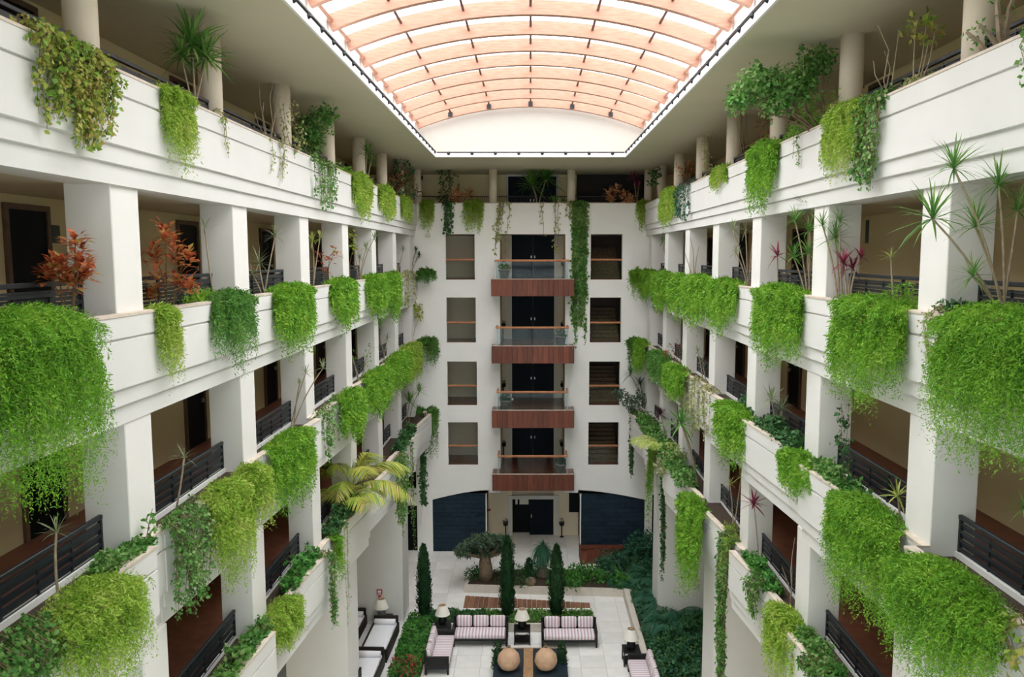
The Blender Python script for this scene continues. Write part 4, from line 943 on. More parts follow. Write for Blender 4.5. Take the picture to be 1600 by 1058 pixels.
fr = [(-0.3 + 0.62 * i, 0.6 + 0.75 * ((i * 7) % 5) / 5, 2.3 + 0.7 * ((i * 3) % 4) / 4, 0.62) for i in range(15)]
palm('areca_palm', lp, fr, 'palm_yellow', lab('big yellow-green feather palm', -1, 2, lp.y), 'palm', 0.55, 'palms in the planters', 30, 0.07, 'cane', 0.04, (0.15, 0, 0.55))
palm('areca_palm', lp + Vector((0.05, -1.0, 0)), [(-0.8 + 0.7 * i, 0.75, 1.7, 0.6) for i in range(7)], 'palm_yellow', lab('smaller golden feather palm', -1, 2, lp.y - 1.0), 'palm', 0.5, 'palms in the planters', 26, 0.07, 'cane', 0.035, (0.1, 0, 0.4))
# ------------------------------------------------------------------ top gallery, palm garden side
shrub(1, 5, 1292, [(1165, 140, 26), (1195, 132, 32), (1228, 135, 32), (1268, 105, 30), (1288, 90, 20), (1252, 138, 28), (1212, 162, 24), (1150, 160, 16), (1180, 112, 14)], 'wide dark leafy fig bush', 'ivy', L=0.11, dens=230, trunk='bark', trunk_r=0.025, shell=0.8)
shrub(1, 5, 1165, [(1153, 140, 14), (1145, 155, 13), (1165, 130, 14)], 'light green leafy branches', 'ivy_yellow', L=0.1, dens=160)
croton(1, 5, 1195, [(1190, 190, 16), (1205, 182, 14), (1196, 205, 12)], 'dark brown red croton', 'croton_brown', 0.14, 18)
bed(1, 5, 1305, 1235, 'wispy asparagus fern tuft', 'fern', 0.07, 0.75, kind='dia', dens=1.3)
hang(1, 5, 1345, 1272, 272, 'tall lime fern', 'fern_lime', 0.36, 0.3)
curtain(1, 5, 1376, 1335, 298, 'dense dark ivy curtain', 'ivy', 0.075, 30, 'trailing_ivy', 0.18, 1.1, ragged=0.25)
curtain(1, 5, 1262, 1236, 262, 'sparse dry runner', 'ivy', 0.06, 4, 'trailing_vine', 0.1, 0.4)
bare(1, 5, 1395, [(1372, 40), (1405, 48), (1382, 80), (1365, 95)], 'leafless white forked shrub')
shrub(1, 5, 1428, [(1430, 45, 18), (1448, 32, 15), (1452, 60, 13), (1462, 45, 10)], 'young tree with light leaves', 'ivy_yellow', L=0.13, dens=60, trunk='cane', trunk_r=0.016)
bed(1, 5, 1480, 1420, 'low yellowish carpet', 'vine_pale', 0.06, 0.2)
bare(1, 5, 1570, [(1530, 38), (1590, -20), (1560, -30), (1510, 50)], 'thick leafless trunk with side shoots', r0=0.05, leafm='ivy')
curtain(1, 5, 1615, 1588, 175, 'hanging runner at the frame edge', 'ivy', 0.07, 5, 'trailing_vine', 0.1, 0.6)
hang(1, 5, 1210, 1160, 322, 'drooping bright green fern', 'fern', 0.4, 0.3)
hang(1, 5, 1130, 1100, 292, 'small wispy lime fern', 'fern_lime', 0.25, 0.25, cover=1.8)
climber(1, 5, 1100, [(1098, 280), (1096, 240), (1100, 205)], 'thin creeper round column', 'vine_pale', 3, 14)
croton(1, 5, 1072, [(1060, 258, 12), (1075, 252, 13), (1066, 268, 11), (1082, 262, 10)], 'bright orange croton', 'croton', 0.14, 18)
curtain(1, 5, 1078, 1055, 348, 'grey-green ivy curtain', 'leaf_blue', 0.08, 14, 'trailing_ivy', 0.2, 1.2, ragged=0.25)
hang(1, 5, 1052, 1024, 350, 'lime fern tongue', 'fern_lime', 0.32, 0.28)
shrub(1, 5, 1030, [(1025, 270, 10), (1020, 285, 9)], 'dark broad-leaved plant', 'leaf_dark', L=0.15, dens=50)
# ------------------------------------------------------------------ second gallery, palm garden side
hang(1, 4, 1690, 1462, 735, 'huge bright green fern mound', 'fern', 0.85, 0.4, ragged=0.12, cover=3.4)
dracaena(1, 4, 1575, [(1490, 263, 48), (1457, 342, 58), (1560, 290, 44), (1524, 355, 48), (1520, 432, 34), (1590, 330, 40)], 'tall many-headed dracaena', 'drac', near=True, nleaf=44, width=0.05, stem_r=0.016)
bed(1, 4, 1535, 1480, 'low dark leafy tuft', 'leaf_dark', 0.08, 0.2)
curtain(1, 4, 1450, 1438, 590, 'yellowing pale runner', 'vine_pale', 0.06, 4, 'trailing_vine', 0.06, 0.7)
hang(1, 4, 1412, 1290, 635, 'wide bright green fern', 'fern', 0.55, 0.3, ragged=0.2)
bed(1, 4, 1445, 1395, 'feathery green tuft', 'fern', 0.07, 0.4, kind='dia')
dracaena(1, 4, 1394, [(1392, 402, 22)], 'single yellowish dracaena cane', 'drac_yellow', nleaf=18, near=True, width=0.05)
dracaena(1, 4, 1322, [(1318, 412, 26), (1332, 420, 22), (1345, 402, 18)], 'magenta cordyline trio', 'cordy', nleaf=22, near=True, width=0.13, name='cordyline', cat='cordyline')
dracaena(1, 4, 1264, [(1262, 326, 34), (1242, 346, 26), (1266, 362, 30), (1240, 402, 28), (1262, 396, 28)], 'dense many-headed dracaena', 'drac', near=True, nleaf=40, width=0.06)
dracaena(1, 4, 1312, [(1285, 352, 26), (1305, 372, 34), (1312, 345, 22)], 'leaning dark-headed dracaena', 'drac', near=True, nleaf=36, width=0.06)
dracaena(1, 4, 1216, [(1215, 400, 22)], 'magenta cordyline on a short cane', 'cordy', nleaf=12, near=True, width=0.14, name='cordyline', cat='cordyline')
hang(1, 4, 1250, 1170, 568, 'full bright green fern', 'fern', 0.48, 0.3)
dracaena(1, 4, 1170, [(1145, 358, 20), (1165, 360, 22), (1150, 395, 18), (1180, 345, 18)], 'slim pale dracaena', 'drac_grey', nleaf=18, width=0.05)
hang(1, 4, 1147, 1100, 518, 'slender bright green fern', 'fern', 0.42, 0.26)
hang(1, 4, 1106, 1062, 508, 'thick bright green fern', 'fern', 0.46, 0.28)
hang(1, 4, 1068, 1040, 492, 'bright green fern tongue', 'fern', 0.42, 0.26)
bare(1, 4, 1085, [(1078, 370), (1092, 385), (1070, 395)], 'thin bent canes')
hang(1, 4, 1042, 1014, 482, 'silvery green fern', 'fern', 0.40, 0.26)
dracaena(1, 4, 1042, [(1035, 378, 14), (1048, 392, 12)], 'far small dracaena', 'drac', nleaf=18)
hang(1, 4, 1016, 996, 468, 'far deep green fern', 'fern', 0.40, 0.28)
# ------------------------------------------------------------------ third gallery, palm garden side
hang(1, 3, 1585, 1405, 1085, 'huge deep green fern mound', 'fern', 0.8, 0.36, ragged=0.15, cover=3.4)
curtain(1, 3, 1625, 1570, 1085, 'heart-leaved light creeper', 'ivy_yellow', 0.10, 8, 'trailing_vine', 0.3, 0.6)
dracaena(1, 3, 1610, [(1600, 795, 30)], 'spiky dracaena at the frame edge', 'drac', nleaf=24, near=True, width=0.06)
hang(1, 3, 1402, 1286, 950, 'broad bright green fern', 'fern', 0.55, 0.32)
dracaena(1, 3, 1405, [(1402, 775, 30)], 'yellow-striped dracaena', 'drac_yellow', nleaf=18, near=True, width=0.10)
bed(1, 3, 1360, 1290, 'dense ivy-leaved carpet', 'ivy', 0.09, 0.3, dens=1.3)
climber(1, 3, 1318, [(1322, 720), (1318, 690), (1322, 655), (1318, 630)], 'sparse creeper beside pillar', 'leaf_dark', 3, 14, 0.1)
hang(1, 3, 1265, 1204, 768, 'short bright green fern', 'fern', 0.38, 0.26)
dracaena(1, 3, 1215, [(1205, 625, 30), (1222, 638, 26)], 'strappy pale dracaena', 'drac_grey', nleaf=26, width=0.07)
bed(1, 3, 1262, 1195, 'dark grassy undergrowth', 'leaf_dark', 0.11, 0.45)
hang(1, 3, 1165, 1112, 718, 'tall bright green fern', 'fern', 0.48, 0.3)
bed(1, 3, 1185, 1160, 'small leafy clump', 'leaf_dark', 0.1, 0.5)
curtain(1, 3, 1112, 1062, 690, 'variegated ivy ropes', 'vine_pale', 0.08, 34, 'trailing_ivy', 0.2, 0.9)
hang(1, 3, 1074, 1040, 625, 'mid green fern hood', 'fern', 0.42, 0.28)
croton(1, 3, 1062, [(1048, 540, 13), (1062, 535, 13), (1055, 550, 12), (1040, 552, 10)], 'rusty red croton', 'croton_brown', 0.14, 18)
hang(1, 3, 1044, 1014, 600, 'leafy green fern', 'fern_dark', 0.40, 0.28)
hang(1, 3, 1012, 992, 585, 'far green fern', 'fern', 0.40, 0.28)
dracaena(1, 3, 1100, [(1090, 550, 16), (1098, 565, 13)], 'wispy far dracaena', 'drac_grey', nleaf=16)
# ------------------------------------------------------------------ lowest gallery, palm garden side
hang(1, 2, 1245, 1165, 1035, 'shaggy yellow-green fern', 'fern_lime', 0.5, 0.32, ragged=0.35)
curtain(1, 2, 1345, 1232, 1090, 'variegated ivy mass', 'ivy', 0.075, 60, 'trailing_ivy', 0.22, 1.1)
bed(1, 2, 1350, 1240, 'dense green ivy carpet', 'ivy', 0.09, 0.3, dens=1.3)
curtain(1, 2, 1192, 1152, 960, 'bushy leaf creeper', 'ivy', 0.085, 22, 'trailing_ivy', 0.2, ragged=0.6)
bed(1, 2, 1222, 1160, 'leafy green carpet', 'hedge', 0.10, 0.3)
curtain(1, 2, 1142, 1110, 1075, 'long thick ivy rope', 'ivy', 0.075, 34, 'trailing_ivy', 0.22, 1.0, ragged=0.12)
dracaena(1, 2, 1185, [(1178, 788, 26)], 'magenta cordyline on a tall cane', 'cordy', nleaf=16, near=True, width=0.13, name='cordyline', cat='cordyline')
bare(1, 2, 1235, [(1242, 840), (1238, 870), (1222, 885)], 'curved bare stem')
hang(1, 2, 1132, 1108, 885, 'small drooping yellow fern', 'fern_lime', 0.28, 0.2)
bed(1, 2, 1100, 1010, 'dense mixed leafy growth', 'ivy', 0.1, 0.7, depth=(-0.5, 0.1))
bed(1, 2, 1150, 1128, 'low yellowish tuft', 'fern_lime', 0.08, 0.2, kind='dia')
dracaena(1, 2, 1150, [(1140, 755, 14), (1158, 745, 18)], 'thin pale dracaena', 'drac_yellow', nleaf=14, width=0.06)
hang(1, 2, 1112, 1058, 935, 'very long bright fern', 'fern', 0.5, 0.28, ragged=0.3)
dracaena(1, 2, 1092, [(1065, 662, 38)], 'big dark dracaena head', 'drac', nleaf=40, width=0.08, stem='cane', stem_r=0.05)
shrub(1, 2, 1062, [(1045, 722, 18), (1062, 712, 14), (1035, 730, 12)], 'cream variegated shrub', 'vine_pale', L=0.14, dens=110, inset=0.05)
dracaena(1, 2, 1040, [(1032, 648, 18), (1048, 650, 14)], 'dark purple cordyline', 'cordy_dark', nleaf=22, width=0.12, name='cordyline', cat='cordyline')
shrub(1, 2, 1012, [(975, 620, 12), (988, 630, 14), (1005, 622, 15), (1020, 632, 13), (965, 612, 8)], 'silvery dark leafy shrub', 'olive', L=0.13, dens=80)
dracaena(1, 2, 1008, [(985, 585, 22), (1000, 600, 16)], 'dark spiky dracaena', 'drac_dark', nleaf=26)
curtain(1, 2, 1002, 986, 765, 'dark green ivy tail', 'leaf_dark', 0.1, 12, 'trailing_ivy', 0.18, 1.2, ragged=0.15)
curtain(1, 2, 1048, 1036, 930, 'long dark ivy rope', 'leaf_dark', 0.09, 12, 'trailing_ivy', 0.16, 1.2, ragged=0.2)
hang(1, 2, 1034, 1014, 830, 'narrow long green fern', 'fern', 0.34, 0.25, ragged=0.4)
palm('areca_palm', (XQ[2] - 0.15 - 0.2, 29.6, T[2] - 0.12), [(2.2 + 0.5 * i, 0.5, 1.3, 0.4) for i in range(7)], 'drac_yellow', lab('light green feather palm', 1, 2, 29.6), 'palm', 0.4, 'palms in the planters', 20, 0.09, 'cane', 0.03, (0, 0, 0.4))
# ------------------------------------------------------------------ end wall
def back_root(name, px, label, cat, group, py=318): return empty(name, (onY(px, py, YW).x, YW, ZT), math.pi, label, cat, group)
def back_hang(px0, px1, yb, label, m, B=0.4, mound=0.25, py=318, **kw):
    r = back_root('hanging_fern', (px0 + px1) / 2, lab2(label), 'fern', 'hanging ferns on the planters', py); x0, x1 = onY(px0, py, YW).x, onY(px1, py, YW).x
    fern(r, (x1 - x0) * 0.95, ZT - onY(px0, yb, YW - 0.2).z, B, 39, M[m], mound, **kw)
def back_curtain(px0, px1, yb, label, m, n, L=0.09, B=0.14, dens=1.0, ragged=0.5, name='trailing_ivy', slant=0.0):
    r = back_root(name, (px0 + px1) / 2, lab2(label), 'vine', 'trailing vines on the planters'); W = onY(px1, 318, YW).x - onY(px0, 318, YW).x; D = ZT - onY(px0, yb, YW).z; lines = []
    for i in range(n):
        u = RNG.uniform(-0.5, 0.5) * W; e = D * RNG.uniform(1 - ragged, 1); b = RNG.uniform(0.03, B); sl = slant * RNG.uniform(0.6, 1.2)
        lines.append([(u, -0.3, -0.15), (u, -0.1, 0.12), (u, b, 0.0)] + [(u + RNG.normal(0, 0.04) + sl * j / 6, b * (1 - 0.4 * j / 6), -e * j / 6) for j in range(1, 7)])
    strands(r, lines, 39, M[m], L, dens=dens)
back_hang(656, 679, 362, 'lime fern in the far corner of the end wall, daybed side', 'fern_lime', 0.4)
back_hang(724, 756, 364, 'round lime fern on the end wall parapet', 'fern_lime', 0.42)
back_hang(994, 1016, 360, 'lime fern in the far corner of the end wall, palm garden side', 'fern_lime', 0.4)
back_curtain(694, 706, 366, 'dark ivy tail below the climbing vine on the end wall', 'leaf_dark', 9, 0.12, ragged=0.2)
back_curtain(775, 798, 425, 'slanting pale yellow vine beside the top balcony', 'vine_pale', 6, 0.06, dens=0.7, ragged=0.7, name='trailing_vine', slant=0.25)
back_curtain(840, 850, 372, 'faint thin strand above the top balcony', 'vine_pale', 2, 0.05, dens=0.3, name='trailing_vine')
back_curtain(866, 874, 402, 'thin pale strand with leaf tip above the top balcony', 'vine_pale', 2, 0.06, dens=0.5, ragged=0.1, name='trailing_vine')
back_curtain(892, 917, 548, 'long dense green vine hanging beside the balconies', 'ivy', 26, 0.085, 0.2, 1.3, 0.45)
climber(0, 5, 0, [(694, 312), (698, 285), (692, 262)], '', 'leaf_dark', 9, 13, 0.13, world=(onY(694, 318, YW + 0.55).x, YW + 0.55, ZT - 0.12), label=lab2('dark heart-leaved vine climbing the top landing column'))
croton(0, 5, 0, [(712, 300, 13), (724, 306, 13), (710, 312, 9), (733, 302, 10)], '', 'croton_pale', 0.24, 48, base_world=(onY(718, 318, YW + 0.42).x, YW + 0.42, ZT - 0.12), label=lab2('peach croton on the end wall parapet, beside the climbing vine'))
dracaena(0, 5, 0, [(831, 290, 32), (853, 281, 33)], '', 'drac', nleaf=80, width=0.085, base_world=(onY(842, 318, YW + 0.55).x, YW + 0.55, ZT - 0.12), label=lab2('twin-headed yucca in front of the top landing door'), stem_r=0.03)
shrub_at('leafy_plant', (onY(870, 318, YW + 0.5).x, YW + 0.5, ZT - 0.12), [(onY(866, 312, YW + 0.5), 0.28), (onY(876, 314, YW + 0.5), 0.24)], 'fern', lab2('low light green leafy plant beside the twin yucca'), 'plant', None, 0.16, 50, 0.4)
croton(0, 5, 0, [(952, 298, 13), (962, 294, 13), (955, 310, 10)], '', 'croton_pale', 0.24, 48, base_world=(onY(957, 318, YW + 0.42).x, YW + 0.42, ZT - 0.12), label=lab2('peach croton in front of the wide dark opening, inner one'))
croton(0, 5, 0, [(976, 305, 13), (986, 308, 12), (980, 314, 9)], '', 'croton_pale', 0.24, 48, base_world=(onY(980, 318, YW + 0.42).x, YW + 0.42, ZT - 0.12), label=lab2('peach croton in front of the wide dark opening, beside purple cordyline'))
dracaena(0, 5, 0, [(990, 278, 16), (998, 292, 14)], '', 'cordy', nleaf=22, width=0.12, base_world=(onY(996, 318, YW + 0.55).x, YW + 0.55, ZT - 0.12), label=lab2('purple cordyline at the corner of the top landing'), name='cordyline', cat='cordyline')
bed_b = back_curtain(885, 900, 345, 'wispy shoots at the head of the long vine', 'vine_pale', 7, 0.07, dens=0.6, name='trailing_vine')
# corner plants where the side galleries meet the end wall
def corner(px0, px1, py, yb, Z, m, label, B=0.45, mound=0.3):
    y = YB - 0.70; x0, x1 = onY(px0, py, y).x, onY(px1, py, y).x; s = -1 if x0 < 0 else 1
    r = empty('hanging_fern', ((x0 + x1) / 2, y, Z), math.pi, lab2(label), 'fern', 'hanging ferns on the planters')
    fern(r, abs(x1 - x0), Z - onY(px0, yb, y).z, B, 38, M[m], mound, depth=0.5)
corner(650, 681, 408, 442, T[4], 'fern_dark', 'grey-green fern at the far end of the second gallery, daybed side')
corner(650, 686, 520, 570, T[3], 'fern_dark', 'dark fern at the far end of the third gallery, daybed side')
corner(640, 668, 618, 672, T[2], 'fern_dark', 'dark feathery fern at the far end of the lowest gallery, daybed side')
corner(664, 684, 625, 710, T[2], 'fern_dark', 'dark long fern near the end wall, lowest gallery, daybed side')
corner(983, 1006, 410, 465, T[4], 'fern', 'dark green fern at the far end of the second gallery, palm garden side')
corner(980, 1004, 522, 580, T[3], 'fern_dark', 'dark green fern at the far end of the third gallery, palm garden side')
r = empty('trailing_ivy', (onY(661, 660, 36.8).x, 36.8, T[2]), math.pi, lab2('dark ivy tail hanging from the lowest gallery corner, daybed side'), 'vine', 'trailing vines on the planters')
zt = T[2] - onY(661, 786, 36.8).z
strands(r, [[(RNG.normal(0, 0.09), 0.1, 0.1)] + [(RNG.normal(0, 0.07), 0.15, -zt * j / 6) for j in range(1, 7)] for i in range(10)], 38, M['leaf_dark'], 0.1)

# ================================================================== COURTYARD
for lv in (4, 3):
    for s in (-1, 1):
        a, b_ = sorted((s * 4.75, s * 5.45)); o = struct('planter_wall', MB().cham(a, b_, YB - 0.69, YB + 0.02, T[lv] - 0.45, T[lv] - 0.02, 0.012), M['plaster'], 'corner planter at the end of the %s, %s' % (LV[lv], SIDE[s]))
for i, s in enumerate((-1,)):
    struct('planter_wall', MB().cham(-5.2, -4.6, YB - 0.69, YB + 0.02, T[2] - 0.45, T[2] - 0.02, 0.012), M['plaster'], 'corner planter at the end of the lowest gallery, daybed side')
# ---- raised beds
def leaf_top(root, x0, x1, y0, y1, z, m, L, n, h=0.18, name='foliage', skew=0.0, wl=0.55):
    P = np.stack([RNG.uniform(x0, x1, n), RNG.uniform(y0, y1, n), RNG.uniform(-0.02, 1, n) * h], 1); P[:, 2] *= 0.6 + 0.4 * np.sin(P[:, 0] * 5) * np.cos(P[:, 1] * 4 + P[:, 0]); P[:, 2] += z
    P[:, 0] += skew * (P[:, 1] - y0)
    LL = L * RNG.uniform(0.6, 1.3, n); Dv = nrm(runit(n) + np.array([0, -0.2, 0.5]))
    return leafobj(name, folded(P, Dv, nrm(runit(n) * 0.7 + np.array([0, -0.2, 1])), LL, LL * wl), 5, FOLD, M[m], root)
# back hedge bed behind the sofas
hb = empty('hedge_bed', (-0.9, 30.3, 0), 0, lab2('low raised hedge bed with cream curb behind the striped sofas'), 'planter', 'garden beds')
MB().cham(-3.45, 3.45, -0.58, 0.58, 0.0, 0.34, 0.02).build('curb', M['curb'], hb); MB().box(-3.36, 3.36, -0.5, 0.5, 0.34, 0.36).build('soil', M['soil'], hb)
leaf_top(hb, -0.9, 3.36, -0.5, 0.52, 0.35, 'ivy', 0.12, 3000, 0.1); leaf_top(hb, -3.36, -0.9, -0.5, 0.52, 0.35, 'leaf_dark', 0.12, 1900, 0.13)
# left hedge
lh = empty('hedge', (-4.35, 28.3, 0), 0, lab2('bright green clipped hedge between the daybeds and the side sofa'), 'hedge', 'garden beds')
MB().cham(-0.62, 0.62, -2.6, 2.4, 0.0, 0.12, 0.02).build('curb', M['curb'], lh); MB().box(-0.54, 0.54, -2.5, 2.3, 0.1, 0.16).build('soil', M['soil'], lh)
leaf_top(lh, -0.52, 0.52, -2.5, 2.3, 0.14, 'hedge', 0.12, 6500, 0.42)
for k, (px, py) in enumerate([(618, 1036), (636, 1030), (650, 1034), (627, 1048), (645, 1046)]):
    p = onZ(px, py, 0.55); r = empty('red_flower_plant', (p.x, p.y, 0.14), 0, lab2('dark red flowering plant at the near end of the hedge, ' + ('outer far one', 'far one in the middle', 'inner far one', 'outer near one', 'inner near one')[k]), 'flower', 'red flowers at the hedge end')
    leafobj('flower_head', cloud([((0, 0, 0.42), 0.2)], 60, 0.13, 0.4), 5, FOLD, M['red_flower'], r); leafobj('foliage', cloud([((0, 0, 0.2), 0.22)], 60, 0.13, 0.5), 5, FOLD, M['leaf_dark'], r)
    MB().tube([(0, 0, 0), (0.02, 0, 0.4)], 0.012, 0.008, 5).build('stem', M['twig'], r)
# middle island with the olive tree
ib = empty('island_bed', (0.6, 33.6, 0), 0, lab2('planted stone-curbed island in front of the entrance'), 'planter', 'garden beds')
isl = [(-3.5, -0.2), (-3.3, 1.1), (-1.0, 1.7), (3.0, 1.4), (3.75, -0.7), (0, -0.45)]
def poly_prism(mb, pts, z0, z1):
    n = len(mb.v); k = len(pts); mb.v += [(x, y, z0) for x, y in pts] + [(x, y, z1) for x, y in pts]
    mb.f += [tuple(range(n, n + k))[::-1] if False else tuple(range(n, n + k)), tuple(range(n + k, n + 2 * k))]
    mb.f += [(n + j, n + (j + 1) % k, n + k + (j + 1) % k, n + k + j) for j in range(k)]; return mb
poly_prism(MB(), isl[::-1], 0.0, 0.34).build('curb', M['curb'], ib)
poly_prism(MB(), [(x * 0.955, y * 0.86 + 0.05) for x, y in isl[::-1]], 0.2, 0.36).build('soil', M['soil'], ib)
def in_isl(n):
    out = []
    while len(out) < n:
        x, y = random.uniform(-3.3, 3.5), random.uniform(-0.5, 1.5); ok = True
        if y < (-0.2 + (x + 3.5) * -0.07 if x < 0 else -0.45 - x * 0.06) + 0.02 or y > 1.15: ok = False
        if ok: out.append((x, y))
    return out
gi = 0
for x, y in sorted(in_isl(56)):
    if (-3.1 < x < -2.05 and y < 0.5) or (-0.45 < x < 0.35 and y < 0.75 and y > 0.0): continue
    dark = x < -0.6; gi += 1
    r = empty('leafy_shrub', (0.6 + x, 33.6 + y, 0.36), 0, ('small dark shrub under the olive tree' if dark else 'bright broad-leaved plant in the island bed'), 'shrub', 'dark shrubs under the olive tree' if dark else 'broad-leaved plants in the island bed')
    rr = random.uniform(0.24, 0.34) if dark else random.uniform(0.28, 0.40)
    leafobj('foliage', cloud([((0, 0, rr * 0.7), rr)], 70, 0.17 if not dark else 0.12, 0.45), 5, FOLD, M['leaf_dark' if dark else 'hedge'], r); MB().tube([(0, 0, -0.01), (0, 0, rr * 0.7)], 0.02, 0.01, 5).build('stem', M['twig'], r)
# olive tree
op = Vector((onZ(758, 912, 0.35).x, 33.95, 0.36)); r = empty('olive_tree', op, 0, lab2('old olive tree with a broad flat crown and thick trunk'), 'tree')
MB().tube([(0, 0, -0.02), (0.02, 0, 0.4), (-0.02, 0, 0.8), (0.0, 0, 1.15)], 0.36, 0.22, 10).build('trunk', M['bark'], r, True)
crown = []
for px, py, rp in ((735, 856, 18), (755, 852, 20), (776, 852, 19), (792, 856, 14), (722, 860, 12), (765, 844, 15), (745, 845, 14), (785, 846, 13), (758, 862, 13)):
    crown.append((onY(px, py, op.y + random.uniform(-0.4, 0.4)) - op, rp * 34.2 / F))
for c, rd in crown: MB().tube([(0, 0, 1.0), tuple(c * 0.6 + Vector((0, 0, 0.3))), tuple(c)], 0.1, 0.03, 6).build('branch', M['bark'], r)
leafobj('foliage', cloud([(tuple(c), rd) for c, rd in crown], 420, 0.16, 0.36, 0.45, 0.72), 5, FOLD, M['olive'], r)
# ponytail palm
pp = Vector((onZ(848, 905, 0.35).x, 34.3, 0.36)); r = empty('ponytail_palm', pp, 0, lab2('ponytail palm with drooping tuft on a bulbous trunk'), 'palm')
MB().lathe([(0.30, -0.02), (0.34, 0.12), (0.22, 0.35), (0.10, 0.6), (0.07, 1.3)], 12).build('trunk', M['bark'], r, True)
dirs = rosette_dirs(900, 0.35); leafobj('foliage', swords(np.repeat(np.array([[0, 0, 1.3]]), 900, 0), dirs, RNG.uniform(0.3, 0.8, 900), np.full(900, 0.03), RNG.uniform(0.4, 2.3, 900)), 8, SWO, M['leaf_blue'], r)
r = empty('round_boulder', (onZ(826, 912, 0.35).x + 0.1, 33.45, 0.36), 0, lab2('sandy rounded stone among the island plants'), 'stone')
MB().lathe([(0.02, 0.30), (0.14, 0.27), (0.23, 0.18), (0.25, 0.08), (0.22, -0.01)], 12).build('boulder', M['bark'], r, True)
def cypress(px, py, h, rad, z0, label, dens=520, y=None):
    p = onZ(px, py, z0); r = empty('cypress_tree', (p.x, p.y if y is None else y, z0), 0, lab2(label), 'tree', 'columnar cypresses')
    n = int(dens * h * rad * 6); t = RNG.uniform(0, 1, n) ** 1.1; a = RNG.uniform(0, 2 * math.pi, n); pr = rad * np.minimum(1, 0.55 + t * 4) * np.clip(1 - t ** 3.4, 0, 1) ** 0.62 * (0.88 + 0.12 * np.sin(a * 5 + t * 20)) * RNG.uniform(0.75, 1.05, n)
    P = np.stack([np.cos(a) * pr, np.sin(a) * pr, 0.06 + t * h], 1); N = np.stack([np.cos(a), np.sin(a), 0 * a + 0.2], 1)
    LL = 0.13 * RNG.uniform(0.6, 1.2, n); leafobj('foliage', diamonds(P, nrm(N * 0.5 + np.array([0, 0, 0.9]) + 0.3 * runit(n)), nrm(N + 0.4 * runit(n)), LL, LL * 0.42), 4, DIA, M['cypress'], r)
    MB().lathe([(rad * 0.5, 0.05), (rad * 0.72, h * 0.2), (rad * 0.7, h * 0.6), (rad * 0.45, h * 0.82), (0.02, h * 0.97)], 10).build('inner_growth', M['cypress'], r, True)
    MB().tube([(0, 0, -0.02), (0, 0, 0.2)], 0.05, 0.05, 8).build('trunk', M['bark'], r)
    return r
cypress(665, 955, 2.8, 0.30, 0.36, 'dark columnar cypress in front of the pale paving, beside the hedge corner', y=30.4)
cypress(793, 957, 3.15, 0.31, 0.36, 'dark columnar cypress beside the olive tree', y=30.4)
cypress(869, 957, 2.8, 0.31, 0.36, 'dark columnar cypress in front of the ponytail palm', y=30.4)
cypress(826, 903, 0.75, 0.18, 0.36, 'little columnar conifer in the island bed', y=34.2)
# timber ramp with planks
dk = empty('timber_ramp', (0, 32.2, 0), 0, lab2('brown timber ramp of narrow planks beside the island bed'), 'deck')
xa, xb = -2.8, 2.5; n = 26
for k in range(n):
    x0 = xa + (xb - xa) * k / n; x1 = x0 + (xb - xa) / n - 0.012; u = k / n
    y1 = 32.95 - 0.72 * u * (1 if u > 0.35 else 1); MB().cham(x0, x1, 31.72 - 32.2, y1 - 32.2, 0.0, 0.05, 0.006).build('plank', M['deck'], dk)
MB().box(xa - 0.06, xb + 0.02, 31.62 - 32.2, 31.71 - 32.2, 0, 0.06).build('edge_curb', M['white'], dk)
# right garden: low wall, timber box, jungle
gw = struct('garden_wall', MB().cham(3.98, 4.22, 25.5, 32.9, 0, 0.42, 0.02).cham(4.2, 5.2, 32.6, 32.9, 0, 0.42, 0.02), M['curb'], 'low pale stone wall along the palm garden')
struct('garden_ground', MB().box(4.23, 8.0, 23.4, 37.6, 0.0, 0.3), M['soil'], 'dark soil of the palm garden')
ug = tag(empty('undergrowth', (0, 0, 0.3)), lab2('dense dark low undergrowth of the palm garden'), 'ground cover')
for x0, x1, y0, y1 in ((4.3, 4.85, 25.0, 37.4), (4.85, 6.8, 23.7, 30.2), (4.85, 6.8, 32.0, 37.4)):
    k = (x1 - x0) * (y1 - y0) / 24.0; leaf_top(ug, x0, x1, y0, y1, 0.0, 'leaf_dark', 0.15, int(13000 * k), 0.32 if x0 < 4.8 else 0.5); leaf_top(ug, x0, x1, y0, y1, 0.0, 'leaf_blue', 0.16, int(5000 * k), 0.4 if x0 < 4.8 else 0.65)
tb = empty('timber_planter', ((onZ(940, 870).x), 36.9, 0), 0, lab2('cherry timber planter box under the blue slate panel'), 'planter')
for k in range(7): MB().cham(-1.05 + 0.3 * k, -1.05 + 0.3 * k + 0.29, -0.35 + 0.10 * k, -0.30 + 0.10 * k, 0.0, 0.62 + 0.02 * k, 0.006).build('plank', M['cherry'], tb)
MB().box(-1.1, 1.05, 0.28, 0.8, 0, 0.55).build('box_core', M['cherry'], tb); MB().box(-1.1, -1.05, -0.35, 0.8, 0, 0.62).build('plank', M['cherry'], tb)
def gshrub(px, py, rp, y, m, label, L=0.16, dens=80, wl=0.5, z=0.3):
    c = onY(px, py, y); rd = rp * (y + 1) / F
    return shrub_at('garden_shrub', (c.x, y, z), [(c, rd), (c + Vector((rd * 0.5, 0.1, rd * 0.35)), rd * 0.65), (c + Vector((-rd * 0.55, -0.1, rd * 0.2)), rd * 0.6), (c + Vector((0, 0, -rd * 0.5)), rd * 0.8)], m, lab2(label), 'shrub', 'shrubs of the palm garden', L, dens, wl, 'bark', 0.04, 0.5)
gshrub(1005, 855, 27, 36.3, 'leaf_blue', 'rounded dark shrub against the end wall corner')
gshrub(955, 882, 24, 34.8, 'leaf_blue', 'rounded blue-green shrub beside the timber planter', 0.13, 110)
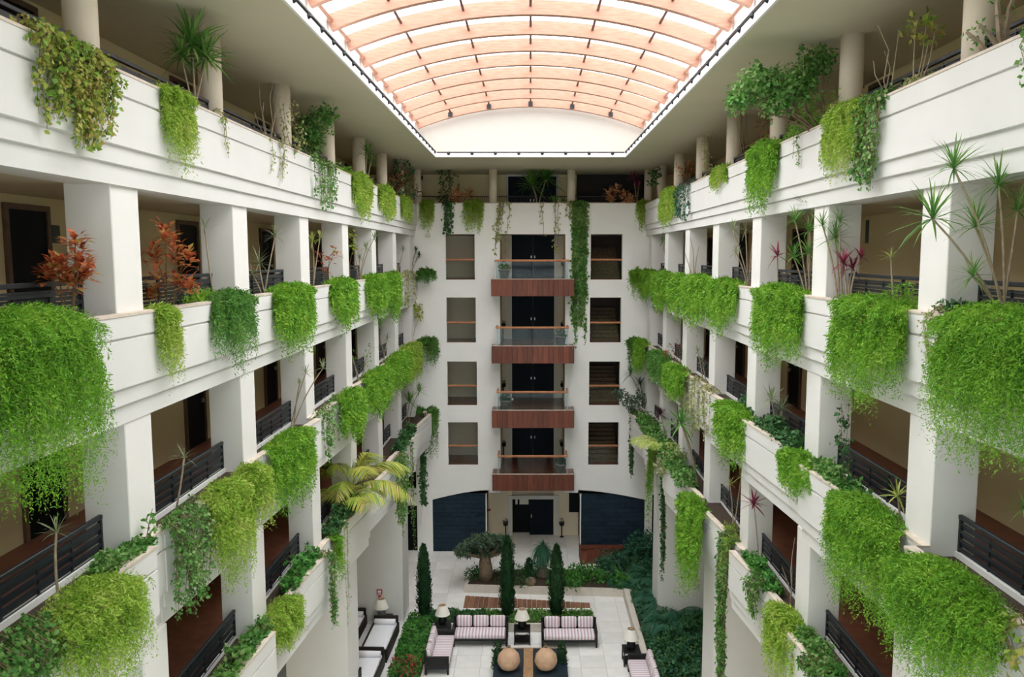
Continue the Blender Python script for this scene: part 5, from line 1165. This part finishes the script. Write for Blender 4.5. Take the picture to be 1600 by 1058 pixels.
gshrub(948, 902, 12, 33.9, 'olive', 'small silvery shrub at the end of the island bed', 0.13, 80)
gshrub(1055, 1032, 40, 27.6, 'leaf_dark', 'big rounded clipped bush at the near end of the palm garden', 0.13, 130)
gshrub(1035, 985, 24, 29.6, 'leaf_dark', 'dark bush in the middle of the palm garden', 0.15)
gshrub(1085, 985, 30, 29.0, 'leaf_dark', 'dark bush under the long hanging fern', 0.15)
gshrub(1022, 1060, 22, 26.9, 'leaf_dark', 'dark bush by the low stone wall', 0.14)
gshrub(1080, 930, 24, 32.0, 'leaf_dark', 'dark bush behind the fan of palms', 0.15)
for k, (px, py, y, ln, nm) in enumerate(((1022, 905, 33.4, 1.6, 'behind the low wall corner'), (1060, 935, 31.8, 1.8, 'in the middle of the palm garden'), (1024, 935, 31.6, 1.15, 'leaning over the low wall corner'), (1052, 965, 30.2, 1.5, 'before the middle bush'), (1078, 900, 33.2, 1.6, 'beside the far pier'), (1042, 985, 29.2, 1.2, 'beside the table lamp'), (972, 910, 33.6, 0.9, 'at the end of the island bed'))):
    c = onY(px, py, y); zc_ = max(0.5, c.z - 0.2)
    fr = [(0.3 + 0.48 * i + 0.2 * random.random(), 0.35 + 0.5 * ((i * 5) % 7) / 7, ln * random.uniform(0.8, 1.1), 0.45) for i in range(13)]
    palm('garden_palm', (c.x, y, 0.3), fr, 'leaf_blue', lab2('dark blue-green feather palm ' + nm), 'palm', 0.42, 'palms of the palm garden', 20, 0.07, 'bark', 0.09, (0, 0, zc_ - 0.3))
# pier-side greenery seen through the arcade
gshrub(1206, 1035, 22, 22.3 + 2.2, 'hedge', 'green shrub glimpsed behind the near arcade pier', 0.13, z=0.0)

# ---- sofas
def cushion(x0, x1, y0, y1, z0, z1, c=0.05):
    return MB().cham(x0, x1, y0, y1, z0, z1, c)
def sofa(loc, rz, label, w=2.1, d=0.85):
    r = empty('sofa', loc, rz, lab2(label), 'sofa', 'striped sofas in the courtyard'); hw = w / 2
    for x in (-hw + 0.04, hw - 0.04):
        for y in (-d / 2 + 0.04, d / 2 - 0.04): MB().cham(x - 0.035, x + 0.035, y - 0.035, y + 0.035, 0, 0.3 if y > 0 else 0.62, 0.006).build('leg', M['black'], r)
        MB().cham(x - 0.04, x + 0.04, -d / 2, d / 2, 0.60, 0.66, 0.01).build('armrest', M['black'], r)
        MB().box(x - 0.02, x + 0.02, -d / 2 + 0.05, d / 2 - 0.05, 0.28, 0.60).build('side_panel', M['black'], r)
    MB().cham(-hw, hw, -d / 2, d / 2, 0.22, 0.31, 0.01).build('seat_frame', M['black'], r)
    MB().cham(-hw, hw, d / 2 - 0.06, d / 2, 0.28, 0.84, 0.012).build('backrest', M['black'], r)
    cushion(-hw + 0.09, hw - 0.09, -d / 2 - 0.01, d / 2 - 0.2, 0.31, 0.49).build('seat_cushion', M['stripe'], r, True)
    cw = (w - 0.18) / 3
    for k in range(3):
        a = -hw + 0.09 + cw * k; o = cushion(a + 0.025, a + cw - 0.025, -0.09, 0.09, 0.0, 0.42, 0.07).build('back_cushion', M['stripe'], r, True); o.location = (0, d / 2 - 0.17, 0.48); o.rotation_euler = (-0.2, 0, 0)
    return r
sofa((-1.90, 28.95, 0), 0, 'striped three-seat sofa in front of the hedge bed, beside the hedge')
sofa((1.46, 28.85, 0), 0, 'striped three-seat sofa in front of the hedge bed, towards the palm garden')
sofa((-3.28, 27.55, 0), math.pi / 2, 'striped sofa turned sideways along the hedge')
sofa((3.85, 25.75, 0), -math.pi / 2, 'striped sofa turned sideways along the low garden wall')
# ---- side tables and lamps
def side_table(loc, label, w=0.62, h=0.55):
    r = empty('side_table', loc, 0, lab2(label), 'table', 'black side tables'); a = w / 2
    MB().cham(-a, a, -a, a, h - 0.05, h, 0.008).build('table_top', M['black'], r); MB().box(-a + 0.02, a - 0.02, -a + 0.02, a - 0.02, 0.10, 0.125).build('lower_shelf', M['black'], r)
    for x in (-1, 1):
        for y in (-1, 1): MB().box(x * (a - 0.03) - 0.02, x * (a - 0.03) + 0.02, y * (a - 0.03) - 0.02, y * (a - 0.03) + 0.02, 0, h - 0.05).build('leg', M['black'], r)
    MB().tube([(-a + 0.04, -a + 0.03, 0.13), (a - 0.04, -a + 0.03, h - 0.06)], 0.01, None, 4).build('brace', M['black'], r); MB().tube([(a - 0.04, -a + 0.03, 0.13), (-a + 0.04, -a + 0.03, h - 0.06)], 0.01, None, 4).build('brace', M['black'], r)
    return r
def table_lamp(loc, label, glass=False):
    r = empty('table_lamp', loc, 0, lab2(label), 'lamp', 'cream shaded table lamps'); bm_ = M['zinc'] if glass else M['black']
    MB().lathe([(0.10, 0), (0.13, 0.03), (0.17, 0.14), (0.15, 0.24), (0.07, 0.32), (0.03, 0.36), (0.03, 0.44)], 14).build('lamp_base', bm_, r, True)
    MB().lathe([(0.29, 0.38), (0.15, 0.74), (0.14, 0.74), (0.28, 0.385)], 20).build('lamp_shade', M['shade'], r)
    MB().lathe([(0.10, 0.735), (0.105, 0.75), (0.08, 0.755)], 14).build('shade_ring', M['tan_wood'], r, True)
    return r
for loc, nm, g in (((-3.38, 29.3, 0), 'by the hedge corner', False), ((-0.32, 28.95, 0), 'between the two facing sofas', False), ((3.62, 27.35, 0), 'by the low garden wall', False)):
    side_table(loc, 'black side table with cross braces ' + nm); table_lamp((loc[0], loc[1], 0.55), 'cream cone-shaded lamp on the table ' + nm)
# ---- low table with vases
ct = empty('low_table', (0.0, 26.6, 0), 0, lab2('large low blue-black table with a tan centre strip'), 'table')
for x0, x1 in ((-1.28, -0.26), (0.10, 1.28)): MB().cham(x0, x1, -1.1, 1.0, 0.36, 0.42, 0.01).build('table_panel', M['tabletop'], ct)
MB().cham(-0.25, 0.09, -1.1, 1.0, 0.36, 0.43, 0.01).build('centre_strip', M['tan_wood'], ct)
MB().cham(-1.3, 1.3, 1.0, 1.06, 0.30, 0.43, 0.01).build('edge_strip', M['tan_wood'], ct); MB().box(-1.2, 1.2, -1.0, 0.95, 0.25, 0.36).build('under_frame', M['black'], ct)
for x in (-1.15, 1.15):
    for y in (-0.95, 0.9): MB().box(x - 0.05, x + 0.05, y - 0.05, y + 0.05, 0, 0.26).build('leg', M['black'], ct)
for px, nm in ((795, 'towards the hedge'), (853, 'towards the palm garden')):
    p = onZ(px, 1046, 0.43); r = empty('clay_vase', (p.x, p.y, 0.43), 0, lab2('round sandy clay vase with a dark mouth on the low table, ' + nm), 'vase', 'clay vases')
    MB().lathe([(0.12, 0.0), (0.30, 0.10), (0.40, 0.30), (0.36, 0.52), (0.22, 0.68), (0.09, 0.76), (0.06, 0.80)], 22).build('vase_body', M['terra'], r, True)
    MB().lathe([(0.06, 0.795), (0.075, 0.84), (0.05, 0.845)], 12).build('mouth', M['bark'], r, True)
cypress(776, 1066, 1.05, 0.20, 0.0, 'small conical conifer at the low table corner, hedge side', 260, 27.0 - 0.35)
cypress(879, 1066, 1.05, 0.20, 0.0, 'small conical conifer at the low table corner, palm garden side', 260, 27.0 - 0.35)
# ---- daybeds in the arcade
def daybed(loc, rz, label, L=2.2, w=0.95):
    r = empty('daybed', loc, rz, lab2(label), 'daybed', 'daybeds in the arcade'); hw = w / 2
    MB().cham(-hw, hw, -L / 2, L / 2, 0.12, 0.34, 0.012).build('bed_frame', M['bed_wood'], r)
    for s in (-1, 1):
        MB().cham(s * hw - 0.03, s * hw + 0.03, -L / 2, L / 2, 0.1, 0.50, 0.01).build('side_board', M['bed_wood'], r)
        for y in (-L / 2 + 0.06, L / 2 - 0.06): MB().box(s * (hw - 0.05) - 0.04, s * (hw - 0.05) + 0.04, y - 0.04, y + 0.04, 0, 0.13).build('leg', M['bed_wood'], r)
    MB().cham(-hw, hw, L / 2 - 0.06, L / 2, 0.1, 0.78, 0.012).build('headboard', M['bed_wood'], r); MB().cham(-hw, hw, -L / 2, -L / 2 + 0.06, 0.1, 0.5, 0.012).build('footboard', M['bed_wood'], r)
    cushion(-hw + 0.05, hw - 0.05, -L / 2 + 0.07, L / 2 - 0.07, 0.34, 0.53, 0.04).build('mattress', M['linen'], r, True)
    MB().tube([(-hw + 0.08, L / 2 - 0.24, 0.62), (hw - 0.08, L / 2 - 0.24, 0.62)], 0.11, None, 12).build('bolster', M['linen'], r, True)
    return r
daybed((-5.62, 28.45, 0), -0.03, 'dark wood daybed with white mattress beside the hedge')
daybed((-5.72, 25.95, 0), -0.03, 'dark wood daybed with white mattress, cut by the frame edge')
daybed((-7.0, 29.1, 0), -0.03, 'dark wood daybed with white mattress next to the wall lamp table')
side_table((-5.75, 30.0 - 0.03, 0), 'black low table with lamp at the head of the daybeds', 0.6, 0.5); table_lamp((-5.85, 29.98, 0.5), 'cream cone-shaded lamp on glassy base behind the daybeds', True)
# ---- signs, pots, stands
for px, py, w, h, nm, mt in ((593, 925, 0.22, 0.22, 'square red safety sign on the far arcade pier', 'sign_red'), (593, 932, 0.1, 0.1, 'small dark red call point below the safety sign', 'sign_red')):
    p = onY(px, py, 30.34); r = empty('safety_sign' if w > 0.2 else 'call_point', (p.x, 30.345, p.z), 0, lab2(nm), 'sign'); MB().cham(-w / 2, w / 2, -0.03, 0.0, -h / 2, h / 2, 0.004).build('plate', M[mt], r)
    if w > 0.2: MB().box(-0.07, 0.07, -0.034, -0.03, -0.02, 0.07).build('pictogram', M['white'], r); MB().box(-0.07, 0.07, -0.034, -0.03, -0.08, -0.05).build('pictogram', M['white'], r)
for px, py, nm in ((765, 797, 'red alarm sign plate beside the entrance'),):
    p = onY(px, py, YR - 0.01); r = empty('alarm_sign', (p.x, YR - 0.002, p.z), 0, lab2(nm), 'sign'); MB().box(-0.06, 0.06, -0.02, 0, -0.06, 0.06).build('plate', M['sign_red'], r); MB().box(-0.17, -0.08, -0.02, 0, -0.08, 0.08).build('extinguisher_plate', M['sign_dark'], r)
for px, py in ((559, 1052), (632, 880)):
    s_ = onY(px, py, 23.25 if px < 600 else 31.7); r = empty('wall_speaker', s_, 0, lab2('small black loudspeaker on the %s pier' % ('near' if px < 600 else 'far')), 'loudspeaker', 'black wall speakers'); MB().cham(-0.1, 0.1, -0.12, 0.1, -0.16, 0.16, 0.02).build('cabinet', M['black'], r); MB().box(-0.08, 0.08, -0.13, -0.12, -0.13, 0.13).build('grille', M['iron'], r)
for i, (px, py) in enumerate(((788, 437), (876, 540), (791, 641), (876, 741))):
    p = onY(px, py - 3, YBF + 0.32); z = fl[i]; r = empty('potted_plant', (p.x, YBF + 0.3, z), 0, lab2('zinc pot with %s on the balcony, %s from the top' % ('white flowers' if i == 0 else 'dark leafy plant', ORD[i])), 'plant', 'potted plants on the balconies')
    MB().lathe([(0.17, 0.0), (0.26, 0.42), (0.28, 0.42), (0.28, 0.46), (0.24, 0.46), (0.23, 0.42)], 16).build('pot', M['zinc'], r, True)
    leafobj('foliage', cloud([((0, 0, 0.62), 0.24), ((0.12, 0, 0.55), 0.18), ((-0.13, 0, 0.55), 0.18)], 110, 0.12, 0.5), 5, FOLD, M['fern_dark' if i == 0 else 'leaf_blue'], r)
    if i in (0, 2):
        for q in range(5 if i == 0 else 1):
            a = MB().lathe([(0.01, -0.03), (0.06, 0.0), (0.06, 0.05), (0.01, 0.08)], 8).build('flower', M['petal'], r, True); a.location = ((-0.25 + 0.12 * q, -0.1, 0.72 + 0.06 * (q % 2)) if i == 0 else (0.3, -0.15, 0.5))
for i, z in enumerate(fl + [0]):
    for px in ((786, 880) if z else (789, 879)):
        x = onY(px, 500, YR - 0.2).x; r = empty('bin_stand', (x, YR - 0.25, z), 0, lab2('slim dark stand with planted bowl, %s the door, storey %s from the top' % ('hedge side of' if px < 829 else 'garden side of', ORD[i])), 'stand', 'planted stands by the doors')
        MB().lathe([(0.11, 0), (0.11, 0.03), (0.03, 0.05), (0.03, 0.6), (0.12, 0.62), (0.14, 0.8), (0.12, 0.8)], 12).build('stand', M['black'], r, True); leafobj('foliage', cloud([((0, 0, 0.86), 0.13)], 120, 0.09, 0.5), 5, FOLD, M['leaf_blue'], r)
print('foliage triangles', TRI[0], 'objects', len(bpy.data.objects))
